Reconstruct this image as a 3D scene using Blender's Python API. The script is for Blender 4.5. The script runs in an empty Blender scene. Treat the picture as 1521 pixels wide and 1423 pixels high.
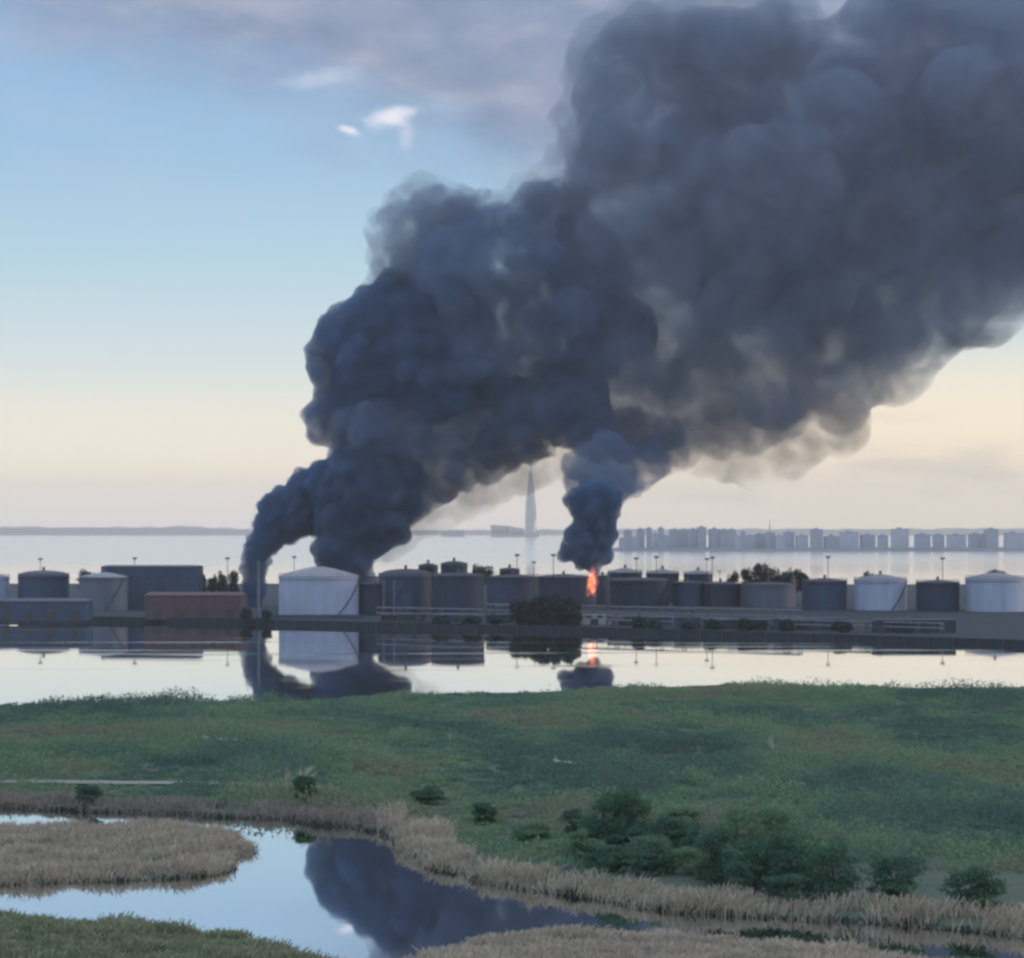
import bpy, bmesh, math, random
import numpy as np
from mathutils import Vector, Matrix, noise as mnoise

# ------------------------------------------------------------------ frame
F, HX, HY, H = 3860.0, 760.5, 786.0, 45.0      # focal length in photo pixels, horizon, eye height
sc = bpy.context.scene
COL = sc.collection
R = math.radians
random.seed(7)
rng = np.random.default_rng(7)

def lin(c):
    return tuple((v/255/12.92 if v/255 <= 0.04045 else ((v/255+0.055)/1.055)**2.4) for v in c)

# ------------------------------------------------------------------ camera
cam = bpy.data.cameras.new('camera')
camo = bpy.data.objects.new('camera', cam)
COL.objects.link(camo)
cam.sensor_width = 36.0
cam.lens = 36.0*F/1521.0
cam.shift_y = (HY-711.5)/1521.0
cam.clip_start = 1.0
cam.clip_end = 80000.0
camo.location = (0, 0, H)
camo.rotation_euler = (R(90), 0, 0)
sc.camera = camo

# ------------------------------------------------------------------ render settings
sc.view_settings.view_transform = 'Standard'
sc.view_settings.look = 'None'
sc.view_settings.gamma = 1
sc.view_settings.exposure = 0.6
cy = sc.cycles
cy.use_denoising = True
cy.max_bounces = 8
cy.diffuse_bounces = 2
cy.glossy_bounces = 3
cy.volume_bounces = 5
cy.transparent_max_bounces = 48
cy.filter_width = 2.8
cy.volume_step_rate = 0.28
cy.volume_max_steps = 128
cy.caustics_reflective = False
cy.caustics_refractive = False

# ------------------------------------------------------------------ sky
SUN_EL, SUN_AZ = 7.0, 78.0       # degrees; azimuth from the view direction towards the right
W = bpy.data.worlds.new('World')
sc.world = W
W.use_nodes = True
nt = W.node_tree
nt.nodes.clear()
def N(tree, t, **kw):
    n = tree.nodes.new(t)
    for k, v in kw.items():
        setattr(n, k, v)
    return n
def math_node(tree, op, a, b=None, c=None, clamp=False):
    n = tree.nodes.new('ShaderNodeMath')
    n.operation = op
    n.use_clamp = clamp
    for i, v in enumerate((a, b, c)):
        if v is None:
            continue
        if isinstance(v, (int, float)):
            n.inputs[i].default_value = v
        else:
            tree.links.new(v, n.inputs[i])
    return n.outputs[0]
def ramp(tree, fac, stops, interp='LINEAR'):
    n = tree.nodes.new('ShaderNodeValToRGB')
    cr = n.color_ramp
    cr.interpolation = interp
    while len(cr.elements) < len(stops):
        cr.elements.new(0.5)
    for e, (p, c) in zip(cr.elements, stops):
        e.position = p
        e.color = (*c, 1) if len(c) == 3 else c
    tree.links.new(fac, n.inputs[0])
    return n.outputs[0]
def mixc(tree, fac, a, b, blend='MIX'):
    n = tree.nodes.new('ShaderNodeMix')
    n.data_type = 'RGBA'
    n.blend_type = blend
    for sock, v in ((n.inputs[0], fac), (n.inputs[6], a), (n.inputs[7], b)):
        if isinstance(v, (int, float)):
            sock.default_value = v
        elif isinstance(v, tuple):
            sock.default_value = (*v, 1) if len(v) == 3 else v
        else:
            tree.links.new(v, sock)
    return n.outputs[2]
def sstep(tree, x, a, b):
    n = tree.nodes.new('ShaderNodeMapRange')
    n.interpolation_type = 'SMOOTHSTEP'
    tree.links.new(x, n.inputs[0])
    n.inputs[1].default_value = a
    n.inputs[2].default_value = b
    return n.outputs[0]

tc = N(nt, 'ShaderNodeTexCoord')
sep = N(nt, 'ShaderNodeSeparateXYZ')
nt.links.new(tc.outputs['Generated'], sep.inputs[0])
dx, dy, dz = sep.outputs
azim = math_node(nt, 'ARCTAN2', dx, dy)
elev = math_node(nt, 'MAXIMUM', dz, 0.0)
el_s = math_node(nt, 'POWER', elev, 0.5)      # finer stops close to the horizon
SK = [(0.0, (214, 206, 204)), (0.010, (228, 214, 200)), (0.022, (242, 224, 194)), (0.042, (238, 233, 214)),
      (0.068, (214, 231, 236)), (0.10, (188, 224, 243)), (0.14, (163, 205, 241)),
      (0.20, (140, 182, 228)), (0.40, (112, 150, 205)), (1.0, (80, 114, 176))]
GAIN = {0.0: 1.15, 0.010: 1.2, 0.022: 1.08, 0.042: 0.86, 0.068: 0.72, 0.10: 0.66, 0.14: 0.64}
base = ramp(nt, el_s, [(math.sqrt(p), tuple(v*GAIN.get(p, 0.66) for v in lin(c))) for p, c in SK])
# warmer towards the right where the sun has gone low
warm = sstep(nt, azim, -0.06, 0.13)
warm_low = math_node(nt, 'MULTIPLY', warm, math_node(nt, 'SUBTRACT', 1.0, sstep(nt, elev, 0.02, 0.09)))
base = mixc(nt, math_node(nt, 'MULTIPLY', warm_low, 0.85), base, tuple(v*0.95 for v in lin((250, 226, 190))))
nish = N(nt, 'ShaderNodeTexSky')
nish.sky_type = 'NISHITA'
nish.sun_disc = False
nish.sun_elevation = R(SUN_EL)
nish.sun_rotation = R(SUN_AZ)
nish.air_density = 1.2
nish.dust_density = 1.5
base = mixc(nt, sstep(nt, elev, 0.25, 0.55), base, (0.66, 0.74, 0.88))      # bright cloud added overhead, out of view, to lift light on the scene
nsc = mixc(nt, 1.0, nish.outputs[0], (0.1, 0.1, 0.1), 'MULTIPLY')
base = mixc(nt, 0.10, base, nsc)
# clouds: a grey-lavender bank overhead with a ragged lower rim
cmb = N(nt, 'ShaderNodeCombineXYZ')
nt.links.new(azim, cmb.inputs[0])
nt.links.new(math_node(nt, 'MULTIPLY', dz, 2.2), cmb.inputs[1])
nz = N(nt, 'ShaderNodeTexNoise')
nz.inputs['Scale'].default_value = 9.0
nz.inputs['Detail'].default_value = 5.0
nz.inputs['Roughness'].default_value = 0.52
nt.links.new(cmb.outputs[0], nz.inputs['Vector'])
nz2 = N(nt, 'ShaderNodeTexNoise')
nz2.inputs['Scale'].default_value = 26.0
nz2.inputs['Detail'].default_value = 4.0
nt.links.new(cmb.outputs[0], nz2.inputs['Vector'])
azc = math_node(nt, 'MINIMUM', math_node(nt, 'MAXIMUM', azim, -0.22), 0.12)
rim = math_node(nt, 'MULTIPLY_ADD', azc, -0.34, 0.143)
over = math_node(nt, 'SUBTRACT', dz, rim)
over = math_node(nt, 'MULTIPLY_ADD', math_node(nt, 'SUBTRACT', nz.outputs[0], 0.5), 0.10, over)
cmask = sstep(nt, over, -0.034, 0.022)
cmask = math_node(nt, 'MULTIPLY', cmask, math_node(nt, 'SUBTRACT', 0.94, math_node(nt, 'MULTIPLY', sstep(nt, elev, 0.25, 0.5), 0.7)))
ccol = ramp(nt, nz2.outputs[0], [(0.30, tuple(v*0.66 for v in lin((122, 140, 174)))), (0.55, tuple(v*0.66 for v in lin((148, 159, 186)))), (0.75, tuple(v*0.66 for v in lin((178, 184, 204))))])
sky = mixc(nt, cmask, base, ccol)
# low soft clouds near the horizon
lmp = N(nt, 'ShaderNodeCombineXYZ')
nt.links.new(azim, lmp.inputs[0])
nt.links.new(math_node(nt, 'MULTIPLY', dz, 5.0), lmp.inputs[1])
lnz = N(nt, 'ShaderNodeTexNoise')
lnz.inputs['Scale'].default_value = 13.0
lnz.inputs['Detail'].default_value = 5.0
nt.links.new(lmp.outputs[0], lnz.inputs['Vector'])
lc = math_node(nt, 'MULTIPLY', sstep(nt, lnz.outputs[0], 0.46, 0.66), math_node(nt, 'SUBTRACT', 1.0, sstep(nt, elev, 0.03, 0.06)))
lc = math_node(nt, 'MULTIPLY', lc, math_node(nt, 'MULTIPLY', sstep(nt, elev, 0.004, 0.014), sstep(nt, azim, -0.10, 0.05)))
sky = mixc(nt, math_node(nt, 'MULTIPLY', lc, 0.55), sky, tuple(v*0.8 for v in lin((206, 194, 176))))
# thin high streaks below the bank
st = sstep(nt, nz.outputs[0], 0.52, 0.72)
st = math_node(nt, 'MULTIPLY', st, sstep(nt, dz, 0.085, 0.14))
sky = mixc(nt, math_node(nt, 'MULTIPLY', st, 0.30), sky, tuple(v*0.66 for v in lin((190, 205, 232))))
# two small bright cumulus tufts under the rim of the bank
def tuft(px, py, sx, sy, slope):
    a0, e0 = (px-HX)/F, (HY-py)/F*0.985
    da = math_node(nt, 'SUBTRACT', azim, a0)
    de = math_node(nt, 'SUBTRACT', dz, e0)
    de = math_node(nt, 'MULTIPLY_ADD', da, -slope, de)
    a = math_node(nt, 'POWER', math_node(nt, 'ABSOLUTE', math_node(nt, 'DIVIDE', da, sx/F)), 2.0)
    b = math_node(nt, 'POWER', math_node(nt, 'ABSOLUTE', math_node(nt, 'DIVIDE', de, sy/F)), 2.0)
    g = math_node(nt, 'EXPONENT', math_node(nt, 'MULTIPLY', math_node(nt, 'ADD', a, b), -1.0))
    n = math_node(nt, 'MULTIPLY_ADD', math_node(nt, 'SUBTRACT', nz3.outputs[0], 0.5), 1.5, g)
    return math_node(nt, 'MULTIPLY', sstep(nt, n, 0.15, 1.15), math_node(nt, 'POWER', g, 0.35))
nz3 = N(nt, 'ShaderNodeTexNoise')
nz3.inputs['Scale'].default_value = 75.0
nz3.inputs['Detail'].default_value = 5.0
nt.links.new(cmb.outputs[0], nz3.inputs['Vector'])
for px, py, sx, sy, sl, amt in ((582, 174, 46, 19, 0.15, 1.0), (518, 192, 20, 8, -0.25, 1.0), (602, 200, 16, 28, 0.0, 0.4), (470, 118, 60, 16, 0.1, 0.35)):
    sky = mixc(nt, math_node(nt, 'MULTIPLY', tuft(px, py, sx, sy, sl), amt), sky, tuple(v*0.7 for v in lin((236, 236, 248))))
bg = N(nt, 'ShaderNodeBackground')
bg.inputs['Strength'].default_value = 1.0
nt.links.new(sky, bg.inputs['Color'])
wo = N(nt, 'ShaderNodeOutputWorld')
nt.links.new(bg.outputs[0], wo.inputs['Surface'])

# ------------------------------------------------------------------ sun (low, soft, behind thin cloud on the right)
sl = bpy.data.lights.new('sun', 'SUN')
sl.energy = 0.5
sl.angle = R(10)
sl.color = (1.0, 0.80, 0.62)
so = bpy.data.objects.new('sun', sl)
COL.objects.link(so)
sd = Vector((math.sin(R(SUN_AZ))*math.cos(R(SUN_EL)), math.cos(R(SUN_AZ))*math.cos(R(SUN_EL)), math.sin(R(SUN_EL))))
so.rotation_euler = sd.to_track_quat('Z', 'Y').to_euler()
so.location = (300, 600, 400)

# ================================================================== helpers
def px(x, y, D):                       # a point of the place from where the photo shows it and how far off it is
    return Vector(((x-HX)/F*D, D, H-(y-HY)/F*D))
def gw(x, y, z=0.0):                   # ... on level z
    D = (H-z)*F/(y-HY)
    return ((x-HX)/F*D, D)

def tag(o, label=None, cat=None, group=None, kind=None):
    if label: o['label'] = label
    if cat: o['category'] = cat
    if group: o['group'] = group
    if kind: o['kind'] = kind
    return o

class MB:
    def __init__(s):
        s.v, s.f = [], []
    def add(s, vs, fs):
        n = len(s.v)
        s.v.extend([tuple(p) for p in vs])
        s.f.extend([tuple(i+n for i in f) for f in fs])
        return s
    def box(s, x0, x1, y0, y1, z0, z1):
        return s.add([(x0,y0,z0),(x1,y0,z0),(x1,y1,z0),(x0,y1,z0),(x0,y0,z1),(x1,y0,z1),(x1,y1,z1),(x0,y1,z1)],
                     [(0,3,2,1),(4,5,6,7),(0,1,5,4),(1,2,6,5),(2,3,7,6),(3,0,4,7)])
    def lathe(s, prof, n=48, c=(0,0,0), cap0=False, cap1=False):
        vs, fs = [], []
        for r, z in prof:
            for k in range(n):
                a = 2*math.pi*k/n
                vs.append((c[0]+r*math.cos(a), c[1]+r*math.sin(a), c[2]+z))
        for i in range(len(prof)-1):
            for k in range(n):
                k2 = (k+1) % n
                fs.append((i*n+k, i*n+k2, (i+1)*n+k2, (i+1)*n+k))
        if cap0: fs.append(tuple(reversed(range(n))))
        if cap1: fs.append(tuple((len(prof)-1)*n+k for k in range(n)))
        return s.add(vs, fs)
    def tube(s, pts, radii, n=6):
        pts = [Vector(p) for p in pts]
        vs, fs = [], []
        for i, p in enumerate(pts):
            t = (pts[min(i+1, len(pts)-1)]-pts[max(i-1, 0)]).normalized()
            u = t.cross(Vector((0.3, 0.9, 0.1))).normalized()
            w = t.cross(u)
            r = radii[i] if isinstance(radii, (list, tuple)) else radii
            for k in range(n):
                a = 2*math.pi*k/n
                vs.append(p+(u*math.cos(a)+w*math.sin(a))*r)
        for i in range(len(pts)-1):
            for k in range(n):
                k2 = (k+1) % n
                fs.append((i*n+k, i*n+k2, (i+1)*n+k2, (i+1)*n+k))
        fs.append(tuple(reversed(range(n))))
        fs.append(tuple((len(pts)-1)*n+k for k in range(n)))
        return s.add(vs, fs)
    def build(s, name, mat, parent=None, smooth=False, loc=None):
        me = bpy.data.meshes.new(name)
        me.from_pydata(s.v, [], s.f)
        if smooth:
            me.polygons.foreach_set('use_smooth', [True]*len(me.polygons))
        me.update()
        return link(name, me, mat, parent, loc)

def link(name, me, mat, parent=None, loc=None):
    o = bpy.data.objects.new(name, me)
    COL.objects.link(o)
    if mat is not None:
        me.materials.append(mat)
    if parent is not None:
        o.parent = parent
    if loc is not None:
        o.location = loc
    return o

def np_mesh(name, verts, faces, mat, parent=None, loc=None, attr=None, smooth=False):
    """verts (n,3), faces (m,k) with k = 3 or 4; attr: per-face value stored as 'tint'."""
    me = bpy.data.meshes.new(name)
    n, m, k = len(verts), len(faces), faces.shape[1]
    me.vertices.add(n)
    me.vertices.foreach_set('co', np.ascontiguousarray(verts, dtype=np.float32).ravel())
    me.loops.add(m*k)
    me.loops.foreach_set('vertex_index', np.ascontiguousarray(faces, dtype=np.int32).ravel())
    me.polygons.add(m)
    me.polygons.foreach_set('loop_start', np.arange(0, m*k, k, dtype=np.int32))
    me.polygons.foreach_set('loop_total', np.full(m, k, dtype=np.int32))
    if smooth:
        me.polygons.foreach_set('use_smooth', np.ones(m, dtype=bool))
    me.update(calc_edges=True)
    if attr is not None:
        a = me.attributes.new('tint', 'FLOAT', 'FACE')
        a.data.foreach_set('value', np.ascontiguousarray(attr, dtype=np.float32))
    return link(name, me, mat, parent, loc)

def empty(name, loc, rz=0.0):
    o = bpy.data.objects.new(name, None)
    COL.objects.link(o)
    o.location = loc
    o.rotation_euler = (0, 0, rz)
    o.empty_display_size = 2
    return o

def children(o):
    return [c for c in bpy.data.objects if c.parent == o]
def copy_tree(o, parent=None):
    c = o.copy()
    COL.objects.link(c)
    if parent is not None: c.parent = parent
    for ch in children(o):
        copy_tree(ch, c)
    return c

# ------------------------------------------------------------------ materials
def mat_new(name):
    m = bpy.data.materials.new(name)
    m.use_nodes = True
    m.node_tree.nodes.clear()
    return m, m.node_tree
def paint(name, c0, c1=None, scale=0.2, rough=0.6, streak=False, metal=0.0):
    """a painted / weathered surface: two tones broken up by noise (streak: drawn out downwards)"""
    m, t = mat_new(name)
    c1 = c1 or tuple(v*0.8 for v in c0)
    tcn = N(t, 'ShaderNodeTexCoord')
    mp = N(t, 'ShaderNodeMapping')
    mp.inputs['Scale'].default_value = (1, 1, 0.12 if streak else 1)
    t.links.new(tcn.outputs['Object'], mp.inputs[0])
    nz = N(t, 'ShaderNodeTexNoise')
    nz.inputs['Scale'].default_value = scale
    nz.inputs['Detail'].default_value = 5
    nz.inputs['Roughness'].default_value = 0.6
    t.links.new(mp.outputs[0], nz.inputs['Vector'])
    col = ramp(t, nz.outputs[0], [(0.35, c0), (0.68, c1)])
    b = N(t, 'ShaderNodeBsdfPrincipled')
    b.inputs['Roughness'].default_value = rough
    b.inputs['Metallic'].default_value = metal
    t.links.new(col, b.inputs['Base Color'])
    o = N(t, 'ShaderNodeOutputMaterial')
    t.links.new(b.outputs[0], o.inputs[0])
    return m
def foliage(name, tones, scale=0.06, trans=0.25):
    """leaves: the kind of plant (tint) and patches of the ground choose the tone"""
    m, t = mat_new(name)
    tcn = N(t, 'ShaderNodeTexCoord')
    nz = N(t, 'ShaderNodeTexNoise')
    nz.inputs['Scale'].default_value = scale
    nz.inputs['Detail'].default_value = 4
    t.links.new(tcn.outputs['Object'], nz.inputs['Vector'])
    at = N(t, 'ShaderNodeAttribute', attribute_name='tint')
    f = math_node(t, 'ADD', math_node(t, 'MULTIPLY', at.outputs['Fac'], 0.55), math_node(t, 'MULTIPLY', nz.outputs[0], 0.5), clamp=True)
    col = ramp(t, f, tones)
    d = N(t, 'ShaderNodeBsdfDiffuse')
    tr = N(t, 'ShaderNodeBsdfTranslucent')
    t.links.new(col, d.inputs[0])
    t.links.new(col, tr.inputs[0])
    mx = N(t, 'ShaderNodeMixShader')
    mx.inputs[0].default_value = trans
    t.links.new(d.outputs[0], mx.inputs[1])
    t.links.new(tr.outputs[0], mx.inputs[2])
    o = N(t, 'ShaderNodeOutputMaterial')
    t.links.new(mx.outputs[0], o.inputs[0])
    return m
def volume(name, colour, density, aniso=0.0):
    m, t = mat_new(name)
    v = N(t, 'ShaderNodeVolumePrincipled')
    v.inputs['Color'].default_value = (*colour, 1)
    v.inputs['Density'].default_value = density
    v.inputs['Anisotropy'].default_value = aniso
    o = N(t, 'ShaderNodeOutputMaterial')
    t.links.new(v.outputs[0], o.inputs['Volume'])
    return m
def volume_h(name, colour, density, size, lo=0.25, hi=1.9, aniso=0.0):
    """smoke of uneven thickness: billows of about that size"""
    m, t = mat_new(name)
    v = N(t, 'ShaderNodeVolumePrincipled')
    v.inputs['Color'].default_value = (*colour, 1)
    v.inputs['Anisotropy'].default_value = aniso
    tcn = N(t, 'ShaderNodeTexCoord')
    nz = N(t, 'ShaderNodeTexNoise')
    nz.inputs['Scale'].default_value = 1.0/size
    nz.inputs['Detail'].default_value = 5.0
    nz.inputs['Roughness'].default_value = 0.68
    nz.inputs['Distortion'].default_value = 1.0
    t.links.new(tcn.outputs['Object'], nz.inputs['Vector'])
    mr = N(t, 'ShaderNodeMapRange')
    t.links.new(nz.outputs[0], mr.inputs[0])
    mr.inputs[1].default_value = 0.36
    mr.inputs[2].default_value = 0.62
    mr.inputs[3].default_value = density*lo
    mr.inputs[4].default_value = density*hi
    t.links.new(mr.outputs[0], v.inputs['Density'])
    o = N(t, 'ShaderNodeOutputMaterial')
    t.links.new(v.outputs[0], o.inputs['Volume'])
    return m
def water_mat(name, bump, scale, deep, rough=0.02, floor=0.78):
    m, t = mat_new(name)
    tcn = N(t, 'ShaderNodeTexCoord')
    nz = N(t, 'ShaderNodeTexNoise')
    nz.inputs['Scale'].default_value = scale
    nz.inputs['Detail'].default_value = 3
    t.links.new(tcn.outputs['Object'], nz.inputs['Vector'])
    bp = N(t, 'ShaderNodeBump')
    bp.inputs['Strength'].default_value = 1.0
    bp.inputs['Distance'].default_value = bump
    t.links.new(nz.outputs[0], bp.inputs['Height'])
    g = N(t, 'ShaderNodeBsdfGlossy')
    g.inputs['Roughness'].default_value = rough
    g.inputs['Color'].default_value = (1, 1, 1, 1)
    wmp = N(t, 'ShaderNodeMapping')           # cat's paws: long narrow streaks where a breath of wind touches the water
    wmp.inputs['Scale'].default_value = (0.006, 0.045, 1)
    t.links.new(tcn.outputs['Object'], wmp.inputs[0])
    wn_ = N(t, 'ShaderNodeTexNoise')
    wn_.inputs['Scale'].default_value = 1.0
    wn_.inputs['Detail'].default_value = 4
    t.links.new(wmp.outputs[0], wn_.inputs['Vector'])
    wind0 = sstep(t, wn_.outputs[0], 0.52, 0.66)
    sx_ = N(t, 'ShaderNodeSeparateXYZ')       # the open gulf is ruffled by wind, the sheltered water is not
    t.links.new(tcn.outputs['Object'], sx_.inputs[0])
    wind = math_node(t, 'MULTIPLY', wind0, sstep(t, sx_.outputs[1], 620, 1000))   # none in the lee of the pond banks
    t.links.new(math_node(t, 'MULTIPLY_ADD', sstep(t, sx_.outputs[1], 1900, 4200), 0.12, math_node(t, 'MULTIPLY_ADD', wind, 0.10, rough)), g.inputs['Roughness'])
    d = N(t, 'ShaderNodeBsdfDiffuse')
    d.inputs[0].default_value = (*deep, 1)
    t.links.new(bp.outputs[0], g.inputs['Normal'])
    fr = N(t, 'ShaderNodeFresnel')
    fr.inputs[0].default_value = 1.8
    f = math_node(t, 'MULTIPLY_ADD', fr.outputs[0], 1.0-floor, floor, clamp=True)
    mx = N(t, 'ShaderNodeMixShader')
    t.links.new(f, mx.inputs[0])
    t.links.new(d.outputs[0], mx.inputs[1])
    t.links.new(g.outputs[0], mx.inputs[2])
    o = N(t, 'ShaderNodeOutputMaterial')
    t.links.new(mx.outputs[0], o.inputs[0])
    return m

M = {}
M['water'] = water_mat('calm_water', 0.0012, 0.35, (0.012, 0.02, 0.022))
M['white'] = paint('white_tank_paint', (0.44, 0.54, 0.73), (0.36, 0.44, 0.60), 0.25, 0.55, True)
M['whiteroof'] = paint('weathered_white_roof', (0.33, 0.36, 0.41), (0.25, 0.26, 0.30), 0.2, 0.7)
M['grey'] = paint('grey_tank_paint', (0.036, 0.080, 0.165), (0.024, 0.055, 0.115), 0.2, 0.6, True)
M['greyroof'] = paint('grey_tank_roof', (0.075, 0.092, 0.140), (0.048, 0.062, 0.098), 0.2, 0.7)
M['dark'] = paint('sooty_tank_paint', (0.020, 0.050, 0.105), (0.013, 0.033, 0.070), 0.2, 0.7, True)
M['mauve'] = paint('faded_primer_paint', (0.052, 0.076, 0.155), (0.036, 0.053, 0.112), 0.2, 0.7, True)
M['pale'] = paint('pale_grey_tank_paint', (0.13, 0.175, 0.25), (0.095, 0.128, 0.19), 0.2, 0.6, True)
M['rust'] = paint('rust_red_cladding', (0.115, 0.075, 0.100), (0.08, 0.053, 0.072), 0.3, 0.7, True)
M['rustroof'] = paint('rust_red_roof', (0.125, 0.08, 0.088), (0.09, 0.066, 0.072), 0.2, 0.8)
M['steel'] = paint('galvanised_steel', (0.10, 0.115, 0.13), (0.07, 0.078, 0.09), 1.0, 0.5)
M['darksteel'] = paint('dull_steel', (0.05, 0.055, 0.065), (0.035, 0.038, 0.045), 1.0, 0.6)
M['pipe'] = paint('pipe_lagging', (0.20, 0.24, 0.29), (0.14, 0.165, 0.20), 0.4, 0.6)
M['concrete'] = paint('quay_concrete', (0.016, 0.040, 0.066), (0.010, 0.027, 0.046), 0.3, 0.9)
M['hut'] = paint('pale_blue_grey_sheet', (0.42, 0.45, 0.46), (0.34, 0.36, 0.37), 0.4, 0.7)
M['glass'] = paint('dark_window_glass', (0.03, 0.035, 0.04), (0.02, 0.02, 0.025), 1, 0.15)
M['bark'] = paint('dark_bark', (0.05, 0.042, 0.035), (0.03, 0.026, 0.022), 3, 0.9)
M['bleached'] = paint('bleached_dead_wood', (0.50, 0.50, 0.47), (0.38, 0.38, 0.36), 3, 0.9)
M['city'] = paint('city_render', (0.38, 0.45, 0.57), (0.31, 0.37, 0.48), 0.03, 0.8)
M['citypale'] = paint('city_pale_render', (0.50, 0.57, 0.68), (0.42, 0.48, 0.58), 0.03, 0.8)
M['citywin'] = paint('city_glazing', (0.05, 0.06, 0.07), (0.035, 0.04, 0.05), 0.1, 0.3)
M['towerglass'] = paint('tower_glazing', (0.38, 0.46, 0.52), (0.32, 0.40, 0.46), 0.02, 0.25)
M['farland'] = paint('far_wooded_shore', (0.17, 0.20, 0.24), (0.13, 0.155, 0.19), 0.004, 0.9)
M['sand'] = paint('pale_sandy_track', (0.30, 0.31, 0.27), (0.20, 0.21, 0.18), 0.5, 0.95)
GREEN = [(0.20, (0.095, 0.165, 0.150)), (0.38, (0.130, 0.232, 0.182)), (0.52, (0.168, 0.290, 0.195)), (0.66, (0.222, 0.340, 0.195)), (0.80, (0.250, 0.265, 0.205))]
M['scrub'] = foliage('meadow_scrub', GREEN, 0.035, 0.38)
M['bush'] = foliage('dark_bush_leaves', [(0.2, (0.060, 0.135, 0.105)), (0.5, (0.085, 0.180, 0.125)), (0.8, (0.135, 0.235, 0.145))], 0.3)
M['tree'] = foliage('tree_leaves', [(0.2, (0.030, 0.064, 0.078)), (0.55, (0.044, 0.084, 0.096)), (0.9, (0.066, 0.108, 0.106))], 0.2)
M['reed'] = foliage('dry_reed', [(0.15, (0.26, 0.235, 0.195)), (0.40, (0.42, 0.38, 0.31)), (0.62, (0.54, 0.49, 0.40)), (0.85, (0.66, 0.61, 0.52))], 0.12, 0.3)
M['reedb'] = foliage('brown_reed', [(0.15, (0.20, 0.185, 0.165)), (0.45, (0.30, 0.28, 0.25)), (0.85, (0.42, 0.39, 0.34))], 0.12, 0.3)
M['sedge'] = foliage('dark_sedge', [(0.2, (0.045, 0.065, 0.05)), (0.55, (0.07, 0.09, 0.065)), (0.9, (0.11, 0.115, 0.085))], 0.2, 0.2)
M['reedg'] = foliage('greening_reed', [(0.2, (0.14, 0.20, 0.12)), (0.55, (0.27, 0.31, 0.20)), (0.9, (0.44, 0.43, 0.32))], 0.12, 0.3)

# ================================================================== ground and water
def sdist(P, poly):
    """signed distance (inside > 0) of points P (n,2) to a polygon"""
    poly = np.asarray(poly, float)
    A, B = poly, np.roll(poly, -1, axis=0)
    d2 = np.full(len(P), 1e18)
    ins = np.zeros(len(P), bool)
    for a, b in zip(A, B):
        e = b-a
        w = P-a
        t = np.clip((w@e)/max(e@e, 1e-9), 0, 1)
        q = w-t[:, None]*e
        d2 = np.minimum(d2, (q*q).sum(1))
        c = (a[1] > P[:, 1]) != (b[1] > P[:, 1])
        with np.errstate(divide='ignore', invalid='ignore'):
            xi = (b[0]-a[0])*(P[:, 1]-a[1])/(b[1]-a[1])+a[0]
        ins ^= c & (P[:, 0] < xi)
    return np.where(ins, 1, -1)*np.sqrt(d2)

def gnoise(P, s, seed=0.0, octaves=3):
    out = np.empty(len(P))
    for i, (x, y) in enumerate(P):
        out[i] = mnoise.fractal((x*s+seed, y*s-seed*0.7, seed*1.3), 1.0, 2.0, octaves)
    return out
class Lattice:
    """cheap smooth value noise on arrays"""
    def __init__(s, seed, n=256):
        s.t = np.random.default_rng(seed).random((n, n)); s.n = n
    def __call__(s, X, Y, scale):
        x, y = X*scale+1000.37, Y*scale+1000.73
        i, j = np.floor(x).astype(int), np.floor(y).astype(int)
        u, v = x-i, y-j
        u, v = u*u*(3-2*u), v*v*(3-2*v)
        g = lambda a, b: s.t[a % s.n, b % s.n]
        return (g(i, j)*(1-u)*(1-v)+g(i+1, j)*u*(1-v)+g(i, j+1)*(1-u)*v+g(i+1, j+1)*u*v)
L1, L2, L3 = Lattice(1), Lattice(2), Lattice(3)
def fbm(X, Y, s, o=4):
    r, a, tot = 0, 1.0, 0
    for k, L in zip(range(o), (L1, L2, L3, L1, L2)):
        r = r+a*L(X+k*17.1, Y-k*9.7, s*2**k); tot += a; a *= 0.55
    return r/tot

EDGE_FAR = [(-400,1058),(0,1052),(150,1049),(270,1047),(400,1046),(480,1042),(560,1038),(640,1036),(760,1033),(850,1029),(950,1025),(1050,1021),(1180,1023),(1350,1026),(1521,1024),(1900,1024)]
EDGE_NEAR = [(1900,1440),(1521,1392),(1350,1376),(1180,1365),(1080,1360),(1000,1356),(940,1349),(860,1335),(780,1324),(720,1311),(660,1297),(620,1284),(600,1262),(570,1240),(520,1229),(470,1224),(420,1218),(330,1214),(270,1211),(120,1206),(0,1200),(-400,1190)]
MEADOW = [gw(*p) for p in EDGE_FAR+EDGE_NEAR]
ISLET = [gw(*p) for p in [(-200,1236),(100,1234),(270,1233),(310,1236),(345,1243),(362,1252),(368,1266),(345,1276),(338,1292),(310,1301),(270,1305),(120,1312),(-200,1320)]]
NEAR = [gw(*p) for p in [(-300,1372),(0,1380),(150,1388),(270,1396),(350,1411),(430,1430),(490,1448),(530,1475),(580,1475),(610,1448),(650,1424),(720,1406),(800,1399),(900,1400),(1000,1405),(1100,1412),(1180,1418),(1350,1440),(1521,1462),(1900,1500)]]
NEAR = NEAR+[(400, 180), (400, -280), (-400, -280), (-400, 180)]
def quayD(x): return 1223-(x-400)*0.193
QUAY = [((x-HX)/F*quayD(x), quayD(x)) for x in (-900, -400, 0, 270, 400, 560, 720, 900, 1050, 1180, 1521, 1900, 2300)]
ISLAND = QUAY+[(560, 1560), (470, 2020), (0, 2080), (-470, 2060), (-720, 1900)]

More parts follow.
